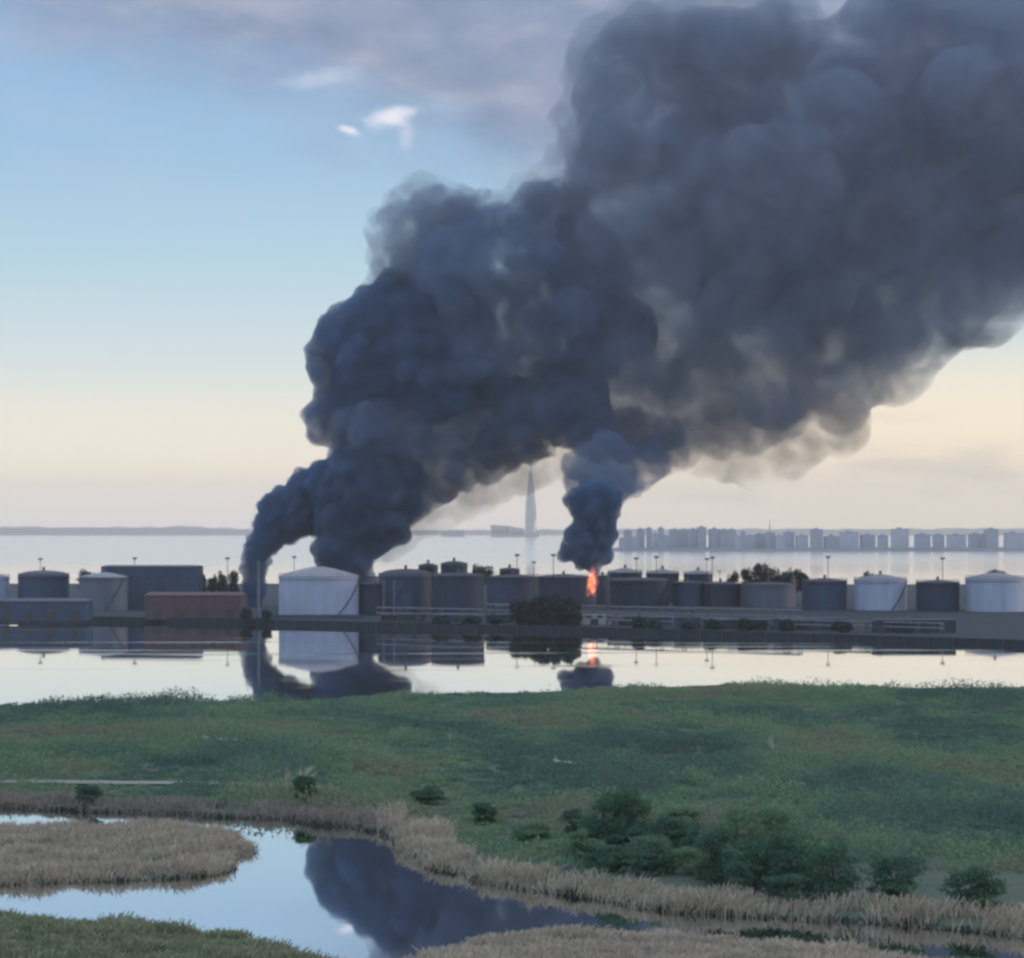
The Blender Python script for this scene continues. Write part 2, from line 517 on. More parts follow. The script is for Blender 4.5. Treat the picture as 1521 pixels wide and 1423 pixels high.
def land(P):
    """height of the ground at points P"""
    X, Y = P[:, 0], P[:, 1]
    jag = (fbm(X, Y, 0.16, 3)-0.5)*3.0
    m, i, n, q = sdist(P, MEADOW)+jag, sdist(P, ISLET)+jag*0.8, sdist(P, NEAR)+jag*0.8, sdist(P, ISLAND)
    sm = lambda d, w: np.clip(d/w, -1, 1)
    zm = 0.55*sm(m, 3)+np.clip(m/60, 0, 1)*(0.6+1.6*fbm(X, Y, 0.018, 3))
    zi = 0.45*sm(i, 3)
    zn = 0.5*sm(n, 3)+np.clip(n/40, 0, 1)*1.2
    zq = 2.0*sm(q, 1.5)
    z = np.maximum(np.maximum(zm, zi), np.maximum(zn, zq))
    return np.where(z < 0, z*2.2-0.2, z), m, i, n, q

def frange(a, b, s): return list(np.arange(a, b, s))
rows = np.array(frange(-290, 200, 35)+frange(200, 480, 1.25)+frange(480, 800, 2.5)+frange(800, 1000, 20)+frange(1000, 1330, 4)+frange(1330, 2120, 25))
cols = np.array(frange(-760, -240, 16)+frange(-240, -110, 3)+frange(-110, 110, 1.3)+frange(110, 240, 3)+frange(240, 620, 16))
GX, GY = np.meshgrid(cols, rows)
P = np.stack([GX.ravel(), GY.ravel()], 1)
Z = land(P)[0]
nr, nc = len(rows), len(cols)
idx = np.arange(nr*nc).reshape(nr, nc)
faces = np.stack([idx[:-1, :-1].ravel(), idx[:-1, 1:].ravel(), idx[1:, 1:].ravel(), idx[1:, :-1].ravel()], 1)
M['soil'] = paint('mossy_soil', (0.055, 0.095, 0.068), (0.085, 0.110, 0.078), 0.08, 0.95)
_t = M['soil'].node_tree
_b = next(n for n in _t.nodes if n.type == 'BSDF_PRINCIPLED')
_old = _b.inputs['Base Color'].links[0].from_socket
_sx = N(_t, 'ShaderNodeSeparateXYZ')
_t.links.new(next(n for n in _t.nodes if n.type == 'TEX_COORD').outputs['Object'], _sx.inputs[0])
_isl = math_node(_t, 'GREATER_THAN', _sx.outputs[1], 920.0)
_t.links.new(mixc(_t, _isl, _old, (0.012, 0.028, 0.050)), _b.inputs['Base Color'])     # cinders and asphalt of the terminal
g = np_mesh('ground', np.column_stack([P, Z]), faces, M['soil'], smooth=True)
tag(g, 'flat green marsh ground with pond banks and the terminal island', 'ground', kind='structure')

wv = MB()
wv.add([(-14000, -1500, 0), (14000, -1500, 0), (14000, 27000, 0), (-14000, 27000, 0)], [(0, 1, 2, 3)])
wat = wv.build('water', M['water'])
tag(wat, 'calm grey water of pond, canal and gulf mirroring sky and smoke', 'water', kind='structure')

# ---- pale sandy track on the far bank of the pond
tr = MB()
pts = [(-60, 1163), (60, 1164), (180, 1166), (270, 1167), (340, 1169), (420, 1173), (470, 1176), (505, 1178)]
tv, tf = [], []
for k, (x, y) in enumerate(pts):
    for dyy in (-2.2, 2.2):
        X, D = gw(x, y+dyy*(0.6 if k > 4 else 1), 0.9)
        tv.append((X, D, 0))
zz = land(np.array([(a, b) for a, b, _ in tv]))[0]
tv = [(a, b, z+0.25) for (a, b, _), z in zip(tv, zz)]
TRACK = [gw(x, y, 0.9) for x, y in pts]
for k in range(len(pts)-1):
    tf.append((2*k, 2*k+1, 2*k+3, 2*k+2))
tr.add(tv, tf)
o = tr.build('path', M['sand'])
tag(o, 'pale sandy track running along the far pond bank', 'path', kind='structure')

# ---- far shores
def shore(name, label, pts, D, depth, hscale, mat, seed):
    """a long low wooded shore: pts = (px x, height m)"""
    r = random.Random(seed)
    xs = np.linspace(pts[0][0], pts[-1][0], 260)
    hs = np.interp(xs, [p[0] for p in pts], [p[1] for p in pts])
    vs, fs = [], []
    for x, h in zip(xs, hs):
        X = (x-HX)/F*D
        h = h*(0.85+0.3*r.random())*hscale
        vs += [(X, D, -1), (X, D+depth*0.02, h*0.8), (X, D+depth*0.4, h), (X, D+depth, -1)]
    for k in range(len(xs)-1):
        for j in range(3):
            fs.append((4*k+j, 4*k+4+j, 4*k+5+j, 4*k+1+j))
    o = MB().add(vs, fs).build(name, mat)
    return tag(o, label, 'shore', kind='structure')
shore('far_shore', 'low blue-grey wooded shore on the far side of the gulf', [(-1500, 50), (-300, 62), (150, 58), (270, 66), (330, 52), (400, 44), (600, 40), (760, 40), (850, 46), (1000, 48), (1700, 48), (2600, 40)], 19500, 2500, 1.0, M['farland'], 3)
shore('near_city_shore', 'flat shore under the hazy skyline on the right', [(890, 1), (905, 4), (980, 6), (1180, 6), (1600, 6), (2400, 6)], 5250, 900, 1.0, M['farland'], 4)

# ================================================================== far city
def block(name, x0, x1, ytop, D, depth, mat, label, group, steps=(), base=6.0, win=False):
    """a far slab block standing on the shore"""
    X0, X1 = (x0-HX)/F*D, (x1-HX)/F*D
    top = H-(ytop-HY)/F*D
    w = X1-X0
    t = empty(name, ((X0+X1)/2, D+depth/2, base))
    tag(t, label, 'building', group)
    b = MB().box(-w/2, w/2, -depth/2, depth/2, -base-0.5, top-base)
    b.build('wall', mat, t)
    r = MB().box(-w/2-0.6, w/2+0.6, -depth/2-0.6, depth/2+0.6, top-base+0.003, top-base+1.3)
    r.box(-w*0.18, w*0.12, -depth*0.2, depth*0.2, top-base+1.3, top-base+4.5)
    r.build('roof', M['city'], t)
    if win:
        wb = MB()
        n = max(2, int((top-base)/6))
        for k in range(n):
            z = 2.5+k*(top-base-3)/n
            wb.box(-w/2+1.2, w/2-1.2, -depth/2-0.25, -depth/2-0.003, z, z+1.6)
        tag(wb.build('window', M['citywin'], t), None, None, None)
    return t
G = 'hazy blocks of the far skyline on the right'
SKY_R = [(921, 927, 797, 'hazy low block just right of the burning column, first of the skyline'),
 (928, 938, 785, 'hazy slim tower block standing alone next to the right smoke column'),
 (939, 946, 796, 'hazy low block in the gap between the two slim left tower blocks'),
 (947, 957, 787, 'hazy mid-height slab second among the tall blocks right of the smoke column'),
 (962, 968, 785.5, 'narrow hazy tower between two wider slabs of the skyline'),
 (970, 978, 795, 'low hazy block between two narrow towers'),
 (980, 985, 786, 'narrowest hazy tower, just left of the longest tall slabs'),
 (987, 994, 797, 'low hazy block at the foot of the longest tall slab'),
 (996, 1011, 783.5, 'tallest hazy slab at the left end of the dense central cluster'),
 (1012, 1024, 784, 'tall hazy slab second in the dense central cluster'),
 (1025, 1036, 787, 'hazy slab with lower roof in the middle of the dense cluster'),
 (1037.5, 1049, 785.5, 'hazy slab at the right end of the dense cluster, before a bright gap'),
 (1055, 1070, 784, 'wide tall hazy slab right of the bright gap in the skyline'),
 (1071, 1081, 786.5, 'hazy slab stepping down right of the wide tall slab'),
 (1082, 1093, 789, 'second step down hazy slab of the skyline'),
 (1094, 1101, 794, 'pale low block between stepped slabs and a dark narrow one'),
 (1102, 1107, 788.5, 'narrow darker tower near the low right end of the skyline'),
 (1109, 1122, 792, 'long low hazy block right of the narrow dark tower'),
 (1123, 1136, 790, 'broad hazy block left of the spired one'),
 (1139, 1151, 789, 'hazy block carrying a small roof spire'),
 (1153, 1165, 793, 'long low hazy block right of the spired block'),
 (1167, 1180, 791, 'hazy block at the far right of the skyline in the photo')]
rr = random.Random(5)
for i, (a, b, y, lab) in enumerate(SKY_R):
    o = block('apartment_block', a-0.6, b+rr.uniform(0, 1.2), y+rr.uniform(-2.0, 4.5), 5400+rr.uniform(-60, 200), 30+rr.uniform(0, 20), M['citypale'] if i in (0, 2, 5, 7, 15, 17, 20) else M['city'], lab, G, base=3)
    if i == 19:
        MB().tube([(0, 0, 40), (0, 0, 62)], [1.6, 0.4]).build('spire', M['city'], o)
x = 1184
k = 0
EXT_R = ['pale slab', 'squat dark block', 'tall narrow slab', 'long low block', 'stepped mid-height block', 'broad dark slab', 'small pale block', 'tall end-on slab', 'low wide block', 'narrow grey tower', 'plain grey slab', 'short pale block', 'wide grey slab', 'last tall block']
while x < 1640 and k < len(EXT_R):
    w = rr.uniform(12, 26)
    block('apartment_block', x, x+w, rr.uniform(785, 797), 5400+rr.uniform(-60, 200), 36, M['city'] if k % 3 else M['citypale'], 'hazy %s, %s building right of the dense skyline cluster' % (EXT_R[k], ['first','second','third','fourth','fifth','sixth','seventh','eighth','ninth','tenth','eleventh','twelfth','thirteenth','fourteenth'][k]), G, base=3)
    x += w+rr.uniform(2, 12)
    k += 1
# large low buildings by the foot of the tower
def far_hall(x0, x1, yl, yr, D, label):
    X0, X1 = (x0-HX)/F*D, (x1-HX)/F*D
    zl, zr = H-(yl-HY)/F*D, H-(yr-HY)/F*D
    t = empty('exhibition_hall', (X0, D, 0))
    tag(t, label, 'building')
    w = X1-X0
    MB().add([(0,0,0),(w,0,0),(w,160,0),(0,160,0),(0,0,zl),(w,0,zr),(w,160,zr),(0,160,zl)],
             [(0,3,2,1),(0,1,5,4),(1,2,6,5),(2,3,7,6),(3,0,4,7)]).build('wall', M['city'], t)
    MB().add([(-3,-3,zl+.01),(w+3,-3,zr+.01),(w+3,163,zr+.01),(-3,163,zl+.01),(-3,-3,zl+4),(w+3,-3,zr+4),(w+3,163,zr+4),(-3,163,zl+4)],
             [(0,3,2,1),(4,5,6,7),(0,1,5,4),(1,2,6,5),(2,3,7,6),(3,0,4,7)]).build('roof', M['city'], t)
    wb = MB()
    for q in range(4):
        MB().box(w*(0.06+q*0.235), w*(0.06+q*0.235+0.18), -1.2, -0.01, 15, max(22, min(zl, zr)-14)).build('window', M['citywin'], t)
far_hall(729, 757, 780.5, 782.5, 15600, 'broad hazy hall with sloping roof on the far shore left of the tall tower')
far_hall(757.5, 778, 783, 786.5, 15500, 'lower hazy hall adjoining the broad hall, nearest the tall tower')
far_hall(655, 690, 789, 788, 15800, 'long low hazy shed on the far shore beneath the tan smoke')
# the tall spire tower
def spire_tower():
    D = 15400
    t = empty('skyscraper', ((788.5-HX)/F*D, D, 0))
    tag(t, 'slender hazy glass skyscraper tapering to a needle across the water', 'skyscraper')
    def ring(z, r, tw, n=5):
        return [(r*math.cos(2*math.pi*k/n+tw)*1.0, r*math.sin(2*math.pi*k/n+tw), z) for k in range(n)]
    prof = [(0, 33), (60, 35), (120, 34), (200, 29.5), (280, 22), (340, 15), (390, 8)]
    vs, fs = [], []
    for i, (z, r) in enumerate(prof):
        vs += ring(z, r, math.radians(90*z/400), 10)
    for i in range(len(prof)-1):
        for k in range(10):
            k2 = (k+1) % 10
            fs.append((i*10+k, i*10+k2, i*10+10+k2, i*10+10+k))
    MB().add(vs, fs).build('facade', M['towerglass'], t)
    MB().tube([(0, 0, 388), (0, 0, 430), (0, 0, 466)], [6.8, 3.5, 0.6], 8).build('spire', M['towerglass'], t)
    MB().box(-48, 48, -60, 40, 0, 26).build('podium', M['city'], t)
spire_tower()

# ================================================================== oil terminal
def tank(x0, x1, yroof, ybase, shell, roof, label, group='storage tanks of the oil terminal', dome=0.10, style='cone', z0=2.0, stair_a=None, D=None, rail=True):
    """upright storage tank: px edges, shoulder line and foot give its size"""
    if D is None: D = (H-z0)*F/(ybase-HY)
    r = (x1-x0)/2/F*D
    h = H-(yroof-HY)/F*D-z0
    cx = ((x0+x1)/2-HX)/F*D
    t = empty('storage_tank', (cx, D+r, z0))
    # the nearest point of the shell stands at D
    tag(t, label, 'tank', group)
    p = [(r, -0.3)]
    nst = max(3, int(h/2.4))
    for k in range(1, nst):
        z = h*k/nst
        p += [(r, z-0.06), (r+0.05, z), (r, z+0.06)]
    p += [(r, h)]
    MB().lathe(p, 64).build('shell', shell, t)
    dz = r*2*dome
    if style == 'cone':
        rp = [(r+0.25, h+0.01), (r+0.25, h+0.3), (r*0.75, h+0.3+dz*0.36), (r*0.4, h+0.3+dz*0.76), (r*0.1, h+0.3+dz), (0.6, h+0.3+dz)]
    elif style == 'dome':
        rp = [(r+0.2, h+0.01)]+[(r*math.cos(a), h+0.25+dz*math.sin(a)) for a in np.linspace(0, 1.5, 9)]
    else:   # open top with floating deck
        rp = [(r-0.2, h-1.6), (r*0.5, h-1.7), (0.5, h-1.7)]
    ro = MB().lathe(rp, 64, cap1=True).build('roof', roof, t)
    MB().lathe([(r+0.003, h-1.0), (r+0.7, h-1.0), (r+0.7, h-0.75), (r+0.003, h-0.75)], 64).build('wind_girder', shell, t)
    if style != 'open':
        v = MB()
        v.lathe([(0.7, 0), (0.7, 1.3), (1.0, 1.5), (0.2, 2.0)], 10, (0, 0, h+0.2+dz))
        v.build('vent', M['steel'], ro)
    if rail:
        rl = MB()
        n = 36
        for k in range(n):
            a = 2*math.pi*k/n
            rl.box(r*math.cos(a)-.06, r*math.cos(a)+.06, r*math.sin(a)-.06, r*math.sin(a)+.06, h+0.3, h+1.4)
        rl.lathe([(r-.04, h+1.36), (r+.08, h+1.36), (r+.08, h+1.48), (r-.04, h+1.48)], 48)
        rl.build('railing', M['steel'], t)
    if stair_a is not None:
        s = MB()
        a0, span, n = stair_a, 0.95, 40
        for k in range(n):
            a = a0+span*k/n
            z = h*k/n
            c, sn = math.cos(a), math.sin(a)
            q = [(r+0.1, z), (r+1.0, z), (r+1.0, z+0.25), (r+0.1, z+0.25)]
            da = span/n
            vs = [(rr_*math.cos(a), rr_*math.sin(a), zz_) for rr_, zz_ in q]+[(rr_*math.cos(a+da), rr_*math.sin(a+da), zz_) for rr_, zz_ in q]
            s.add(vs, [(0,1,2,3),(7,6,5,4),(0,4,5,1),(1,5,6,2),(2,6,7,3),(3,7,4,0)])
        s.build('stair', M['darksteel'], t)
    return t

TK = 'storage tanks of the oil terminal'
# front row and middle row, as the photo shows them from the left
tank(409, 529, 857, 916, M['white'], M['whiteroof'], 'big white storage tank with cone roof at the water, smoke rising behind it', dome=0.115, stair_a=-1.05)
tank(532, 566, 868, 914, M['dark'], M['greyroof'], 'narrow dark tank squeezed between the white tank and the dark domed tank', dome=0.06)
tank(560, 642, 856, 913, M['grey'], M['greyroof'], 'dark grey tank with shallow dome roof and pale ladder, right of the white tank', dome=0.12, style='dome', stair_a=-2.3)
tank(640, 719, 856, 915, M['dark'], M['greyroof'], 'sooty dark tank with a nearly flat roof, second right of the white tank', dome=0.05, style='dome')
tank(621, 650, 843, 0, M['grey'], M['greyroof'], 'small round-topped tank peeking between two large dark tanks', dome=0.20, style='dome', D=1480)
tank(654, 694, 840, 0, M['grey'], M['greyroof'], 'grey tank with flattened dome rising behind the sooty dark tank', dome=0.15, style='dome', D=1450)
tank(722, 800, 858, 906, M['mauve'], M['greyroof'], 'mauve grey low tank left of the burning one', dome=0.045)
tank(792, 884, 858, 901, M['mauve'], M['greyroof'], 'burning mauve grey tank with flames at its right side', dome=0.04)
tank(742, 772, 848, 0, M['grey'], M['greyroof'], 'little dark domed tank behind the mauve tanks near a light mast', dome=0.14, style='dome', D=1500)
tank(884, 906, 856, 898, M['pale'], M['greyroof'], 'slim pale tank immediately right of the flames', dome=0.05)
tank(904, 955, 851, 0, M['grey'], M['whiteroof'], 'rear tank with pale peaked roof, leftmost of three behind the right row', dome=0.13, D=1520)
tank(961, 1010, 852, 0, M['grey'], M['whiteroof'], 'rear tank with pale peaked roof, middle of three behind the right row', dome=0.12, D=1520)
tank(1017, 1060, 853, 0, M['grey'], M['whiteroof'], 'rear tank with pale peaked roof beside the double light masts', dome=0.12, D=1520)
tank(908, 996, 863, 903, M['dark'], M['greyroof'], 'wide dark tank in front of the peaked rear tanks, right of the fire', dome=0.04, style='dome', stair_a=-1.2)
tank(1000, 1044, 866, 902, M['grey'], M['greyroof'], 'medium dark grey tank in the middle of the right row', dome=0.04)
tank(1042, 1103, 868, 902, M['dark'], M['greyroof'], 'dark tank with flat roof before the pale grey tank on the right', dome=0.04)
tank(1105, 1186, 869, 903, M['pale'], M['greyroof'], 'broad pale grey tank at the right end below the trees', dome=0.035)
# beyond the photo's edges the terminal goes on
tank(1196, 1262, 864, 906, M['grey'], M['greyroof'], 'grey cone-roofed tank just past the broad pale tank', dome=0.06)
tank(1274, 1352, 862, 907, M['white'], M['whiteroof'], 'white tank with peaked roof far along the right quay', dome=0.10, stair_a=-1.3)
tank(1366, 1430, 866, 908, M['dark'], M['greyroof'], 'dark flat tank between two white tanks on the far right', dome=0.05)
tank(1442, 1530, 860, 909, M['white'], M['whiteroof'], 'last white tank at the far right edge of the terminal', dome=0.09)
tank(20, 96, 856, 905, M['grey'], M['greyroof'], 'grey domed tank on the far left of the terminal', dome=0.1, style='dome')
tank(112, 184, 858, 908, M['pale'], M['whiteroof'], 'pale tank between the grey domed tank and the dark block on the left', dome=0.09, stair_a=-1.4)
tank(-70, 6, 858, 905, M['white'], M['whiteroof'], 'white tank cut by the left edge of the view', dome=0.09)

# rust red shed on the left and dark block behind
def shed(x0, x1, ytop, ridge, ybase, depth, wall, roof, name, label, cat, z0=2.0, doors=3):
    D = (H-z0)*F/(ybase-HY)
    X0, X1 = (x0-HX)/F*D, (x1-HX)/F*D
    w = X1-X0
    h = H-(ytop-HY)/F*D-z0
    rz = ridge
    t = empty(name, ((X0+X1)/2, D, z0))
    tag(t, label, cat)
    rib = MB().box(-w/2, w/2, 0, depth, -0.4, h)
    n = int(w/1.6)
    for k in range(1, n):
        c = -w/2+w*k/n
        rib.box(c-0.06, c+0.06, -0.09, 0.05, 0.02, h-0.1)
    rib.build('wall', wall, t)
    MB().add([(-w/2-.5,-.5,h+.01),(w/2+.5,-.5,h+.01),(w/2+.5,depth+.5,h+.01),(-w/2-.5,depth+.5,h+.01),
              (-w/2+.8,depth*.5,h+rz),(w/2-.8,depth*.5,h+rz)],
             [(0,3,2,1),(0,1,5,4),(1,2,5),(2,3,4,5),(3,0,4)]).build('roof', roof, t)
    for k in range(doors):
        c = -w/2+w*(k+0.5)/doors
        MB().box(c-1.8, c+1.8, -0.16, -0.004, 0.05, min(4.2, h*0.6)).build('door', M['darksteel'], t)
    for k in range(max(2, int(w/9))):
        c = -w/2+w*(k+0.5)/max(2, int(w/9))
        MB().box(c-1.3, c+1.3, -0.14, -0.005, h*0.70, h*0.70+1.2).build('window', M['glass'], t)
    return t
shed(215, 358, 884, 1.2, 919, 26, M['rust'], M['rustroof'], 'warehouse', 'long rust red warehouse by the water on the left', 'warehouse', doors=4)
shed(150, 292, 842, 0.8, 905, 30, M['grey'], M['greyroof'], 'boiler_house', 'tall dark grey block rising behind the rust red warehouse', 'building', doors=2)
shed(-40, 128, 893, 1.2, 921, 20, M['grey'], M['greyroof'], 'warehouse', 'low grey shed on the quay left of the rust red warehouse', 'warehouse', doors=5)
shed(866, 900, 913.5, 0.15, 928, 6, M['hut'], M['hut'], 'site_cabin', 'small pale flat-roofed cabin beside the dark trees on the quay', 'cabin', doors=1)
shed(306, 327, 866, 0.5, 889, 9, M['hut'], M['whiteroof'], 'pump_house', 'small whitish pump house behind the rust red warehouse', 'building', doors=1)
shed(538, 561, 857, 0.6, 893, 10, M['hut'], M['whiteroof'], 'pump_house', 'whitish flat-roofed house just visible between the white and the domed tank', 'building', doors=1)
shed(1046, 1138, 921, 0.5, 934.5, 9, M['dark'], M['greyroof'], 'workshop', 'long low dark workshop on the quay below the dark flat tank', 'building', doors=4)
shed(926, 998, 916, 0.4, 929, 8, M['grey'], M['greyroof'], 'workshop', 'low dark workshop on the quay between pale cabin and valve house', 'building', doors=3)
shed(566, 632, 913, 0.5, 922.5, 8, M['dark'], M['greyroof'], 'workshop', 'low dark workshop before the dark domed tank', 'building', doors=3)
shed(645, 716, 912, 0.4, 924, 8, M['grey'], M['greyroof'], 'workshop', 'low grey workshop on the quay before the sooty dark tank', 'building', doors=3)
shed(722, 764, 913, 0.4, 925.5, 7, M['dark'], M['greyroof'], 'workshop', 'short dark workshop left of the tall bushy clump on the quay', 'building', doors=2)
shed(1150, 1260, 919, 0.5, 936, 9, M['grey'], M['greyroof'], 'workshop', 'long grey workshop on the quay below the broad pale tank', 'building', doors=4)
shed(1300, 1420, 921, 0.5, 940, 10, M['dark'], M['greyroof'], 'workshop', 'long dark workshop on the far right quay', 'building', doors=5)
shed(1002, 1040, 917, 0.3, 933, 5, M['grey'], M['greyroof'], 'valve_house', 'low dark valve house under the pipe rack on the right', 'building', doors=2)

# tall pale chimney left of the white tank
def chimney(x, ytop, ybase):
    D = (H-2)*F/(ybase-HY)
    t = empty('chimney', ((x-HX)/F*D, D, 2.0))
    tag(t, 'slim pale chimney standing left of the white tank before the smoke', 'chimney')
    h = H-(ytop-HY)/F*D-2
    MB().lathe([(1.0, -0.3), (1.0, 3), (0.72, 3.4), (0.55, h*0.6), (0.5, h)], 14, cap1=True).build('stack', M['pale'], t, smooth=False)
    MB().lathe([(0.6, h-1.2), (1.3, h-1.2), (1.3, h-1.0), (0.6, h-1.0)], 14).build('platform', M['steel'], t)
    MB().lathe([(1.5, -0.4), (1.5, 1.0), (1.0, 1.0)], 14).build('footing', M['concrete'], t)
chimney(384, 833, 921)

# floodlight masts
def mast0():
    t = empty('light_mast', (0, 0, 2.0))
    MB().lathe([(0.34, -0.4), (0.30, 0.6), (0.2, 1.0)], 8).build('base', M['darksteel'], t)
    MB().tube([(0, 0, 0), (0, 0, 12), (0, 0, 24)], [0.24, 0.2, 0.14], 7).build('pole', M['darksteel'], t)
    MB().lathe([(0.15, 23.6), (0.9, 23.7), (0.9, 23.85), (0.15, 23.9)], 10).build('platform', M['darksteel'], t)
    for a in (0.2, 1.8, 3.4, 5.0):
        b = MB().box(-0.4, 0.4, -0.22, 0.22, 24.0, 24.75)
        o = b.build('floodlight', M['darksteel'], t)
        o.location = (0.75*math.cos(a), 0.75*math.sin(a), 0)
        o.rotation_euler = (0, 0, a)
    return t
mproto = mast0()
MASTS = [(338, 828, 1420, 'floodlight mast behind the rust red warehouse, left of the smoke'),
 (437, 826, 1560, 'floodlight mast seen in the gap between the two left smoke columns'),
 (768, 823, 1430, 'floodlight mast left of the far skyscraper'),
 (793, 834, 1500, 'short floodlight mast immediately right of the far skyscraper'),
 (822, 823, 1420, 'floodlight mast between the far skyscraper and the burning column'),
 (945, 828, 1440, 'floodlight mast over the leftmost peaked rear tank'),
 (975, 826, 1430, 'floodlight mast between the left and middle peaked rear tanks'),
 (1050, 829, 1450, 'left one of the pair of masts over the right peaked rear tank'),
 (1058, 827, 1400, 'right one of the pair of masts over the right peaked rear tank'),
 (1069, 848, 1500, 'short mast right of the paired masts'),
 (1230, 826, 1430, 'floodlight mast past the broad pale tank'),
 (1400, 828, 1430, 'floodlight mast among the far right tanks'),
 (200, 828, 1430, 'floodlight mast left of the tall dark block'),
 (60, 829, 1430, 'floodlight mast over the far left domed tank')]
for i, (x, y, D, lab) in enumerate(MASTS):
    o = mproto if i == 0 else copy_tree(mproto)
    s = (H-(y-HY)/F*D-2)/24.75
    o.location = ((x-HX)/F*D, D, 2.0)
    o.scale = (s, s, s)
    tag(o, lab, 'light mast', 'floodlight masts of the terminal')

# pipe racks along the quay
def pipe_rack(x0, x1, off, ztop, label, tiers):
    """a trestle of pipes that runs parallel to the quay, off metres behind its edge"""
    a = Vector(((x0-HX)/F*(quayD(x0)+off), quayD(x0)+off, 2.0))
    b = Vector(((x1-HX)/F*(quayD(x1)+off), quayD(x1)+off, 2.0))
    L = (b-a).length
    ang = math.atan2(b.y-a.y, b.x-a.x)
    t = empty('pipe_rack', a, ang)
    tag(t, label, 'pipe rack', 'pipe racks behind the quay')
    n = int(L/11)
    for k in range(n+1):
        x = min(L-0.3, L*k/n+0.3)
        for yy in (-1.4, 1.4):
            MB().box(x-0.16, x+0.16, yy-0.16, yy+0.16, -0.3, ztop).build('post', M['steel'], t)
    for z in tiers:
        for k in range(n+1):
            x = min(L-0.3, L*k/n+0.3)
            MB().box(x-0.12, x+0.12, -1.9, 1.9, z-0.25, z-0.003).build('crossbeam', M['steel'], t)
        for q, yy in enumerate((-1.5, -0.6, 0.4, 1.3)):
            r = (0.32, 0.22, 0.28, 0.2)[q]
            MB().tube([(0, yy, z+r), (L/2, yy, z+r), (L, yy, z+r)], r, 8).build('pipe', M['pipe'], t)
    return t
pipe_rack(725, 1190, 62, 7.6, 'long pale pipe rack in front of the right tanks', (4.6, 7.4))
pipe_rack(905, 1400, 34, 4.4, 'lower pipe rack nearer the quay edge on the right', (2.2, 4.2))
pipe_rack(562, 716, 20, 6.4, 'short pipe rack in front of the two big dark tanks', (3.6, 6.2))

# small plant on the terminal ground
def container(x, ytop, ybase, wpx, mat, label):
    D = (H-2)*F/(ybase-HY)
    w = wpx/F*D
    h = (ybase-ytop)/F*D
    t = empty('container', ((x-HX)/F*D, D, 2.0))
    tag(t, label, 'container', 'containers on the quay')
    b = MB().box(-w/2, w/2, 0, 2.6, 0.05, h)
    for k in range(int(w/0.5)):
        c = -w/2+0.25+k*0.5
        b.box(c-0.1, c+0.1, -0.06, 0.03, 0.15, h-0.12)
    b.build('body', mat, t)
    MB().box(w/2-0.9, w/2-0.05, -0.12, -0.065, 0.2, h-0.2).build('door', M['darksteel'], t)
container(908, 921, 928, 10, M['hut'], 'whitish container just right of the pale cabin')
container(1018, 920.5, 928, 9, M['hut'], 'whitish container left of the low valve house')
container(925, 922, 929.5, 13, M['rust'], 'dull red container between whitish container and round quay bush')
container(1090, 922, 930, 14, M['grey'], 'grey container below the dark flat tank on the right')
container(845, 905, 912, 12, M['pale'], 'pale container behind the tall bushy clump on the quay')
def vessel(x, y, wpx, rpx, label):
    D = (H-2)*F/(y+rpx*2-HY)
    w, r = wpx/F*D, rpx/F*D
    t = empty('pressure_vessel', ((x-HX)/F*D, D+r, 2.0))
    tag(t, label, 'vessel', 'horizontal vessels before the tanks')
    MB().tube([(-w/2, 0, r+1), (-w/2+.2, 0, r+1), (w/2-.2, 0, r+1), (w/2, 0, r+1)], [r*0.5, r, r, r*0.5], 16).build('shell', M['pale'], t, smooth=True)
    for q in (-0.3, 0.3):
        MB().box(w*q-0.3, w*q+0.3, -r*0.7, r*0.7, -0.1, 1.35).build('saddle', M['concrete'], t)
vessel(668, 901, 40, 3.6, 'long pale horizontal vessel before the sooty dark tank')
vessel(750, 900, 30, 3.4, 'pale horizontal vessel before the mauve tank')
vessel(610, 905, 26, 3.2, 'short pale horizontal vessel before the dark domed tank')
vessel(1020, 905, 28, 3.2, 'pale horizontal vessel before the medium grey tank')
def bund(x0, x1, yb, label):
    D = (H-2)*F/(yb-HY)
    X0, X1 = (x0-HX)/F*D, (x1-HX)/F*D
    t = empty('bund_wall', ((X0+X1)/2, D, 2.0))
    tag(t, label, 'bund wall', 'low bund walls round the tanks')
    w = X1-X0
    MB().box(-w/2, w/2, 0, 0.4, -0.3, 1.7).build('wall', M['grey'], t)
    MB().box(-w/2-.05, w/2+.05, -0.1, 0.5, 1.703, 1.9).build('coping', M['steel'], t)
bund(566, 716, 917, 'low bund wall before the two big dark tanks')
bund(722, 862, 909, 'low bund wall before the mauve tanks')
bund(908, 1100, 906, 'low bund wall before the dark right row')
bund(402, 540, 919, 'low bund wall round the foot of the big white tank')
def stack(x, ytop, ybase, r, label, name='vent_stack'):
    D = (H-2)*F/(ybase-HY)
    h = H-(ytop-HY)/F*D-2
    t = empty(name, ((x-HX)/F*D, D, 2.0))
    tag(t, label, 'vent stack')
    MB().lathe([(r*1.5, -0.3), (r*1.5, 0.6), (r, 0.8), (r*0.8, h)], 12, cap1=True).build('pipe', M['pale'], t)
    MB().lathe([(r*0.9, h-0.02), (r*1.8, h+0.1), (r*1.6, h+0.5), (0.05, h+0.9)], 12).build('cowl', M['steel'], t)
stack(1141, 912, 931, 0.3, 'short pale vent stack on the quay at the right')
stack(570, 864, 917, 0.35, 'left one of two thin pale stacks before the dark domed tank')
stack(585, 866, 917, 0.35, 'right one of two thin pale stacks before the dark domed tank')
stack(904, 851, 899, 0.5, 'pale stack close to the right side of the flames')

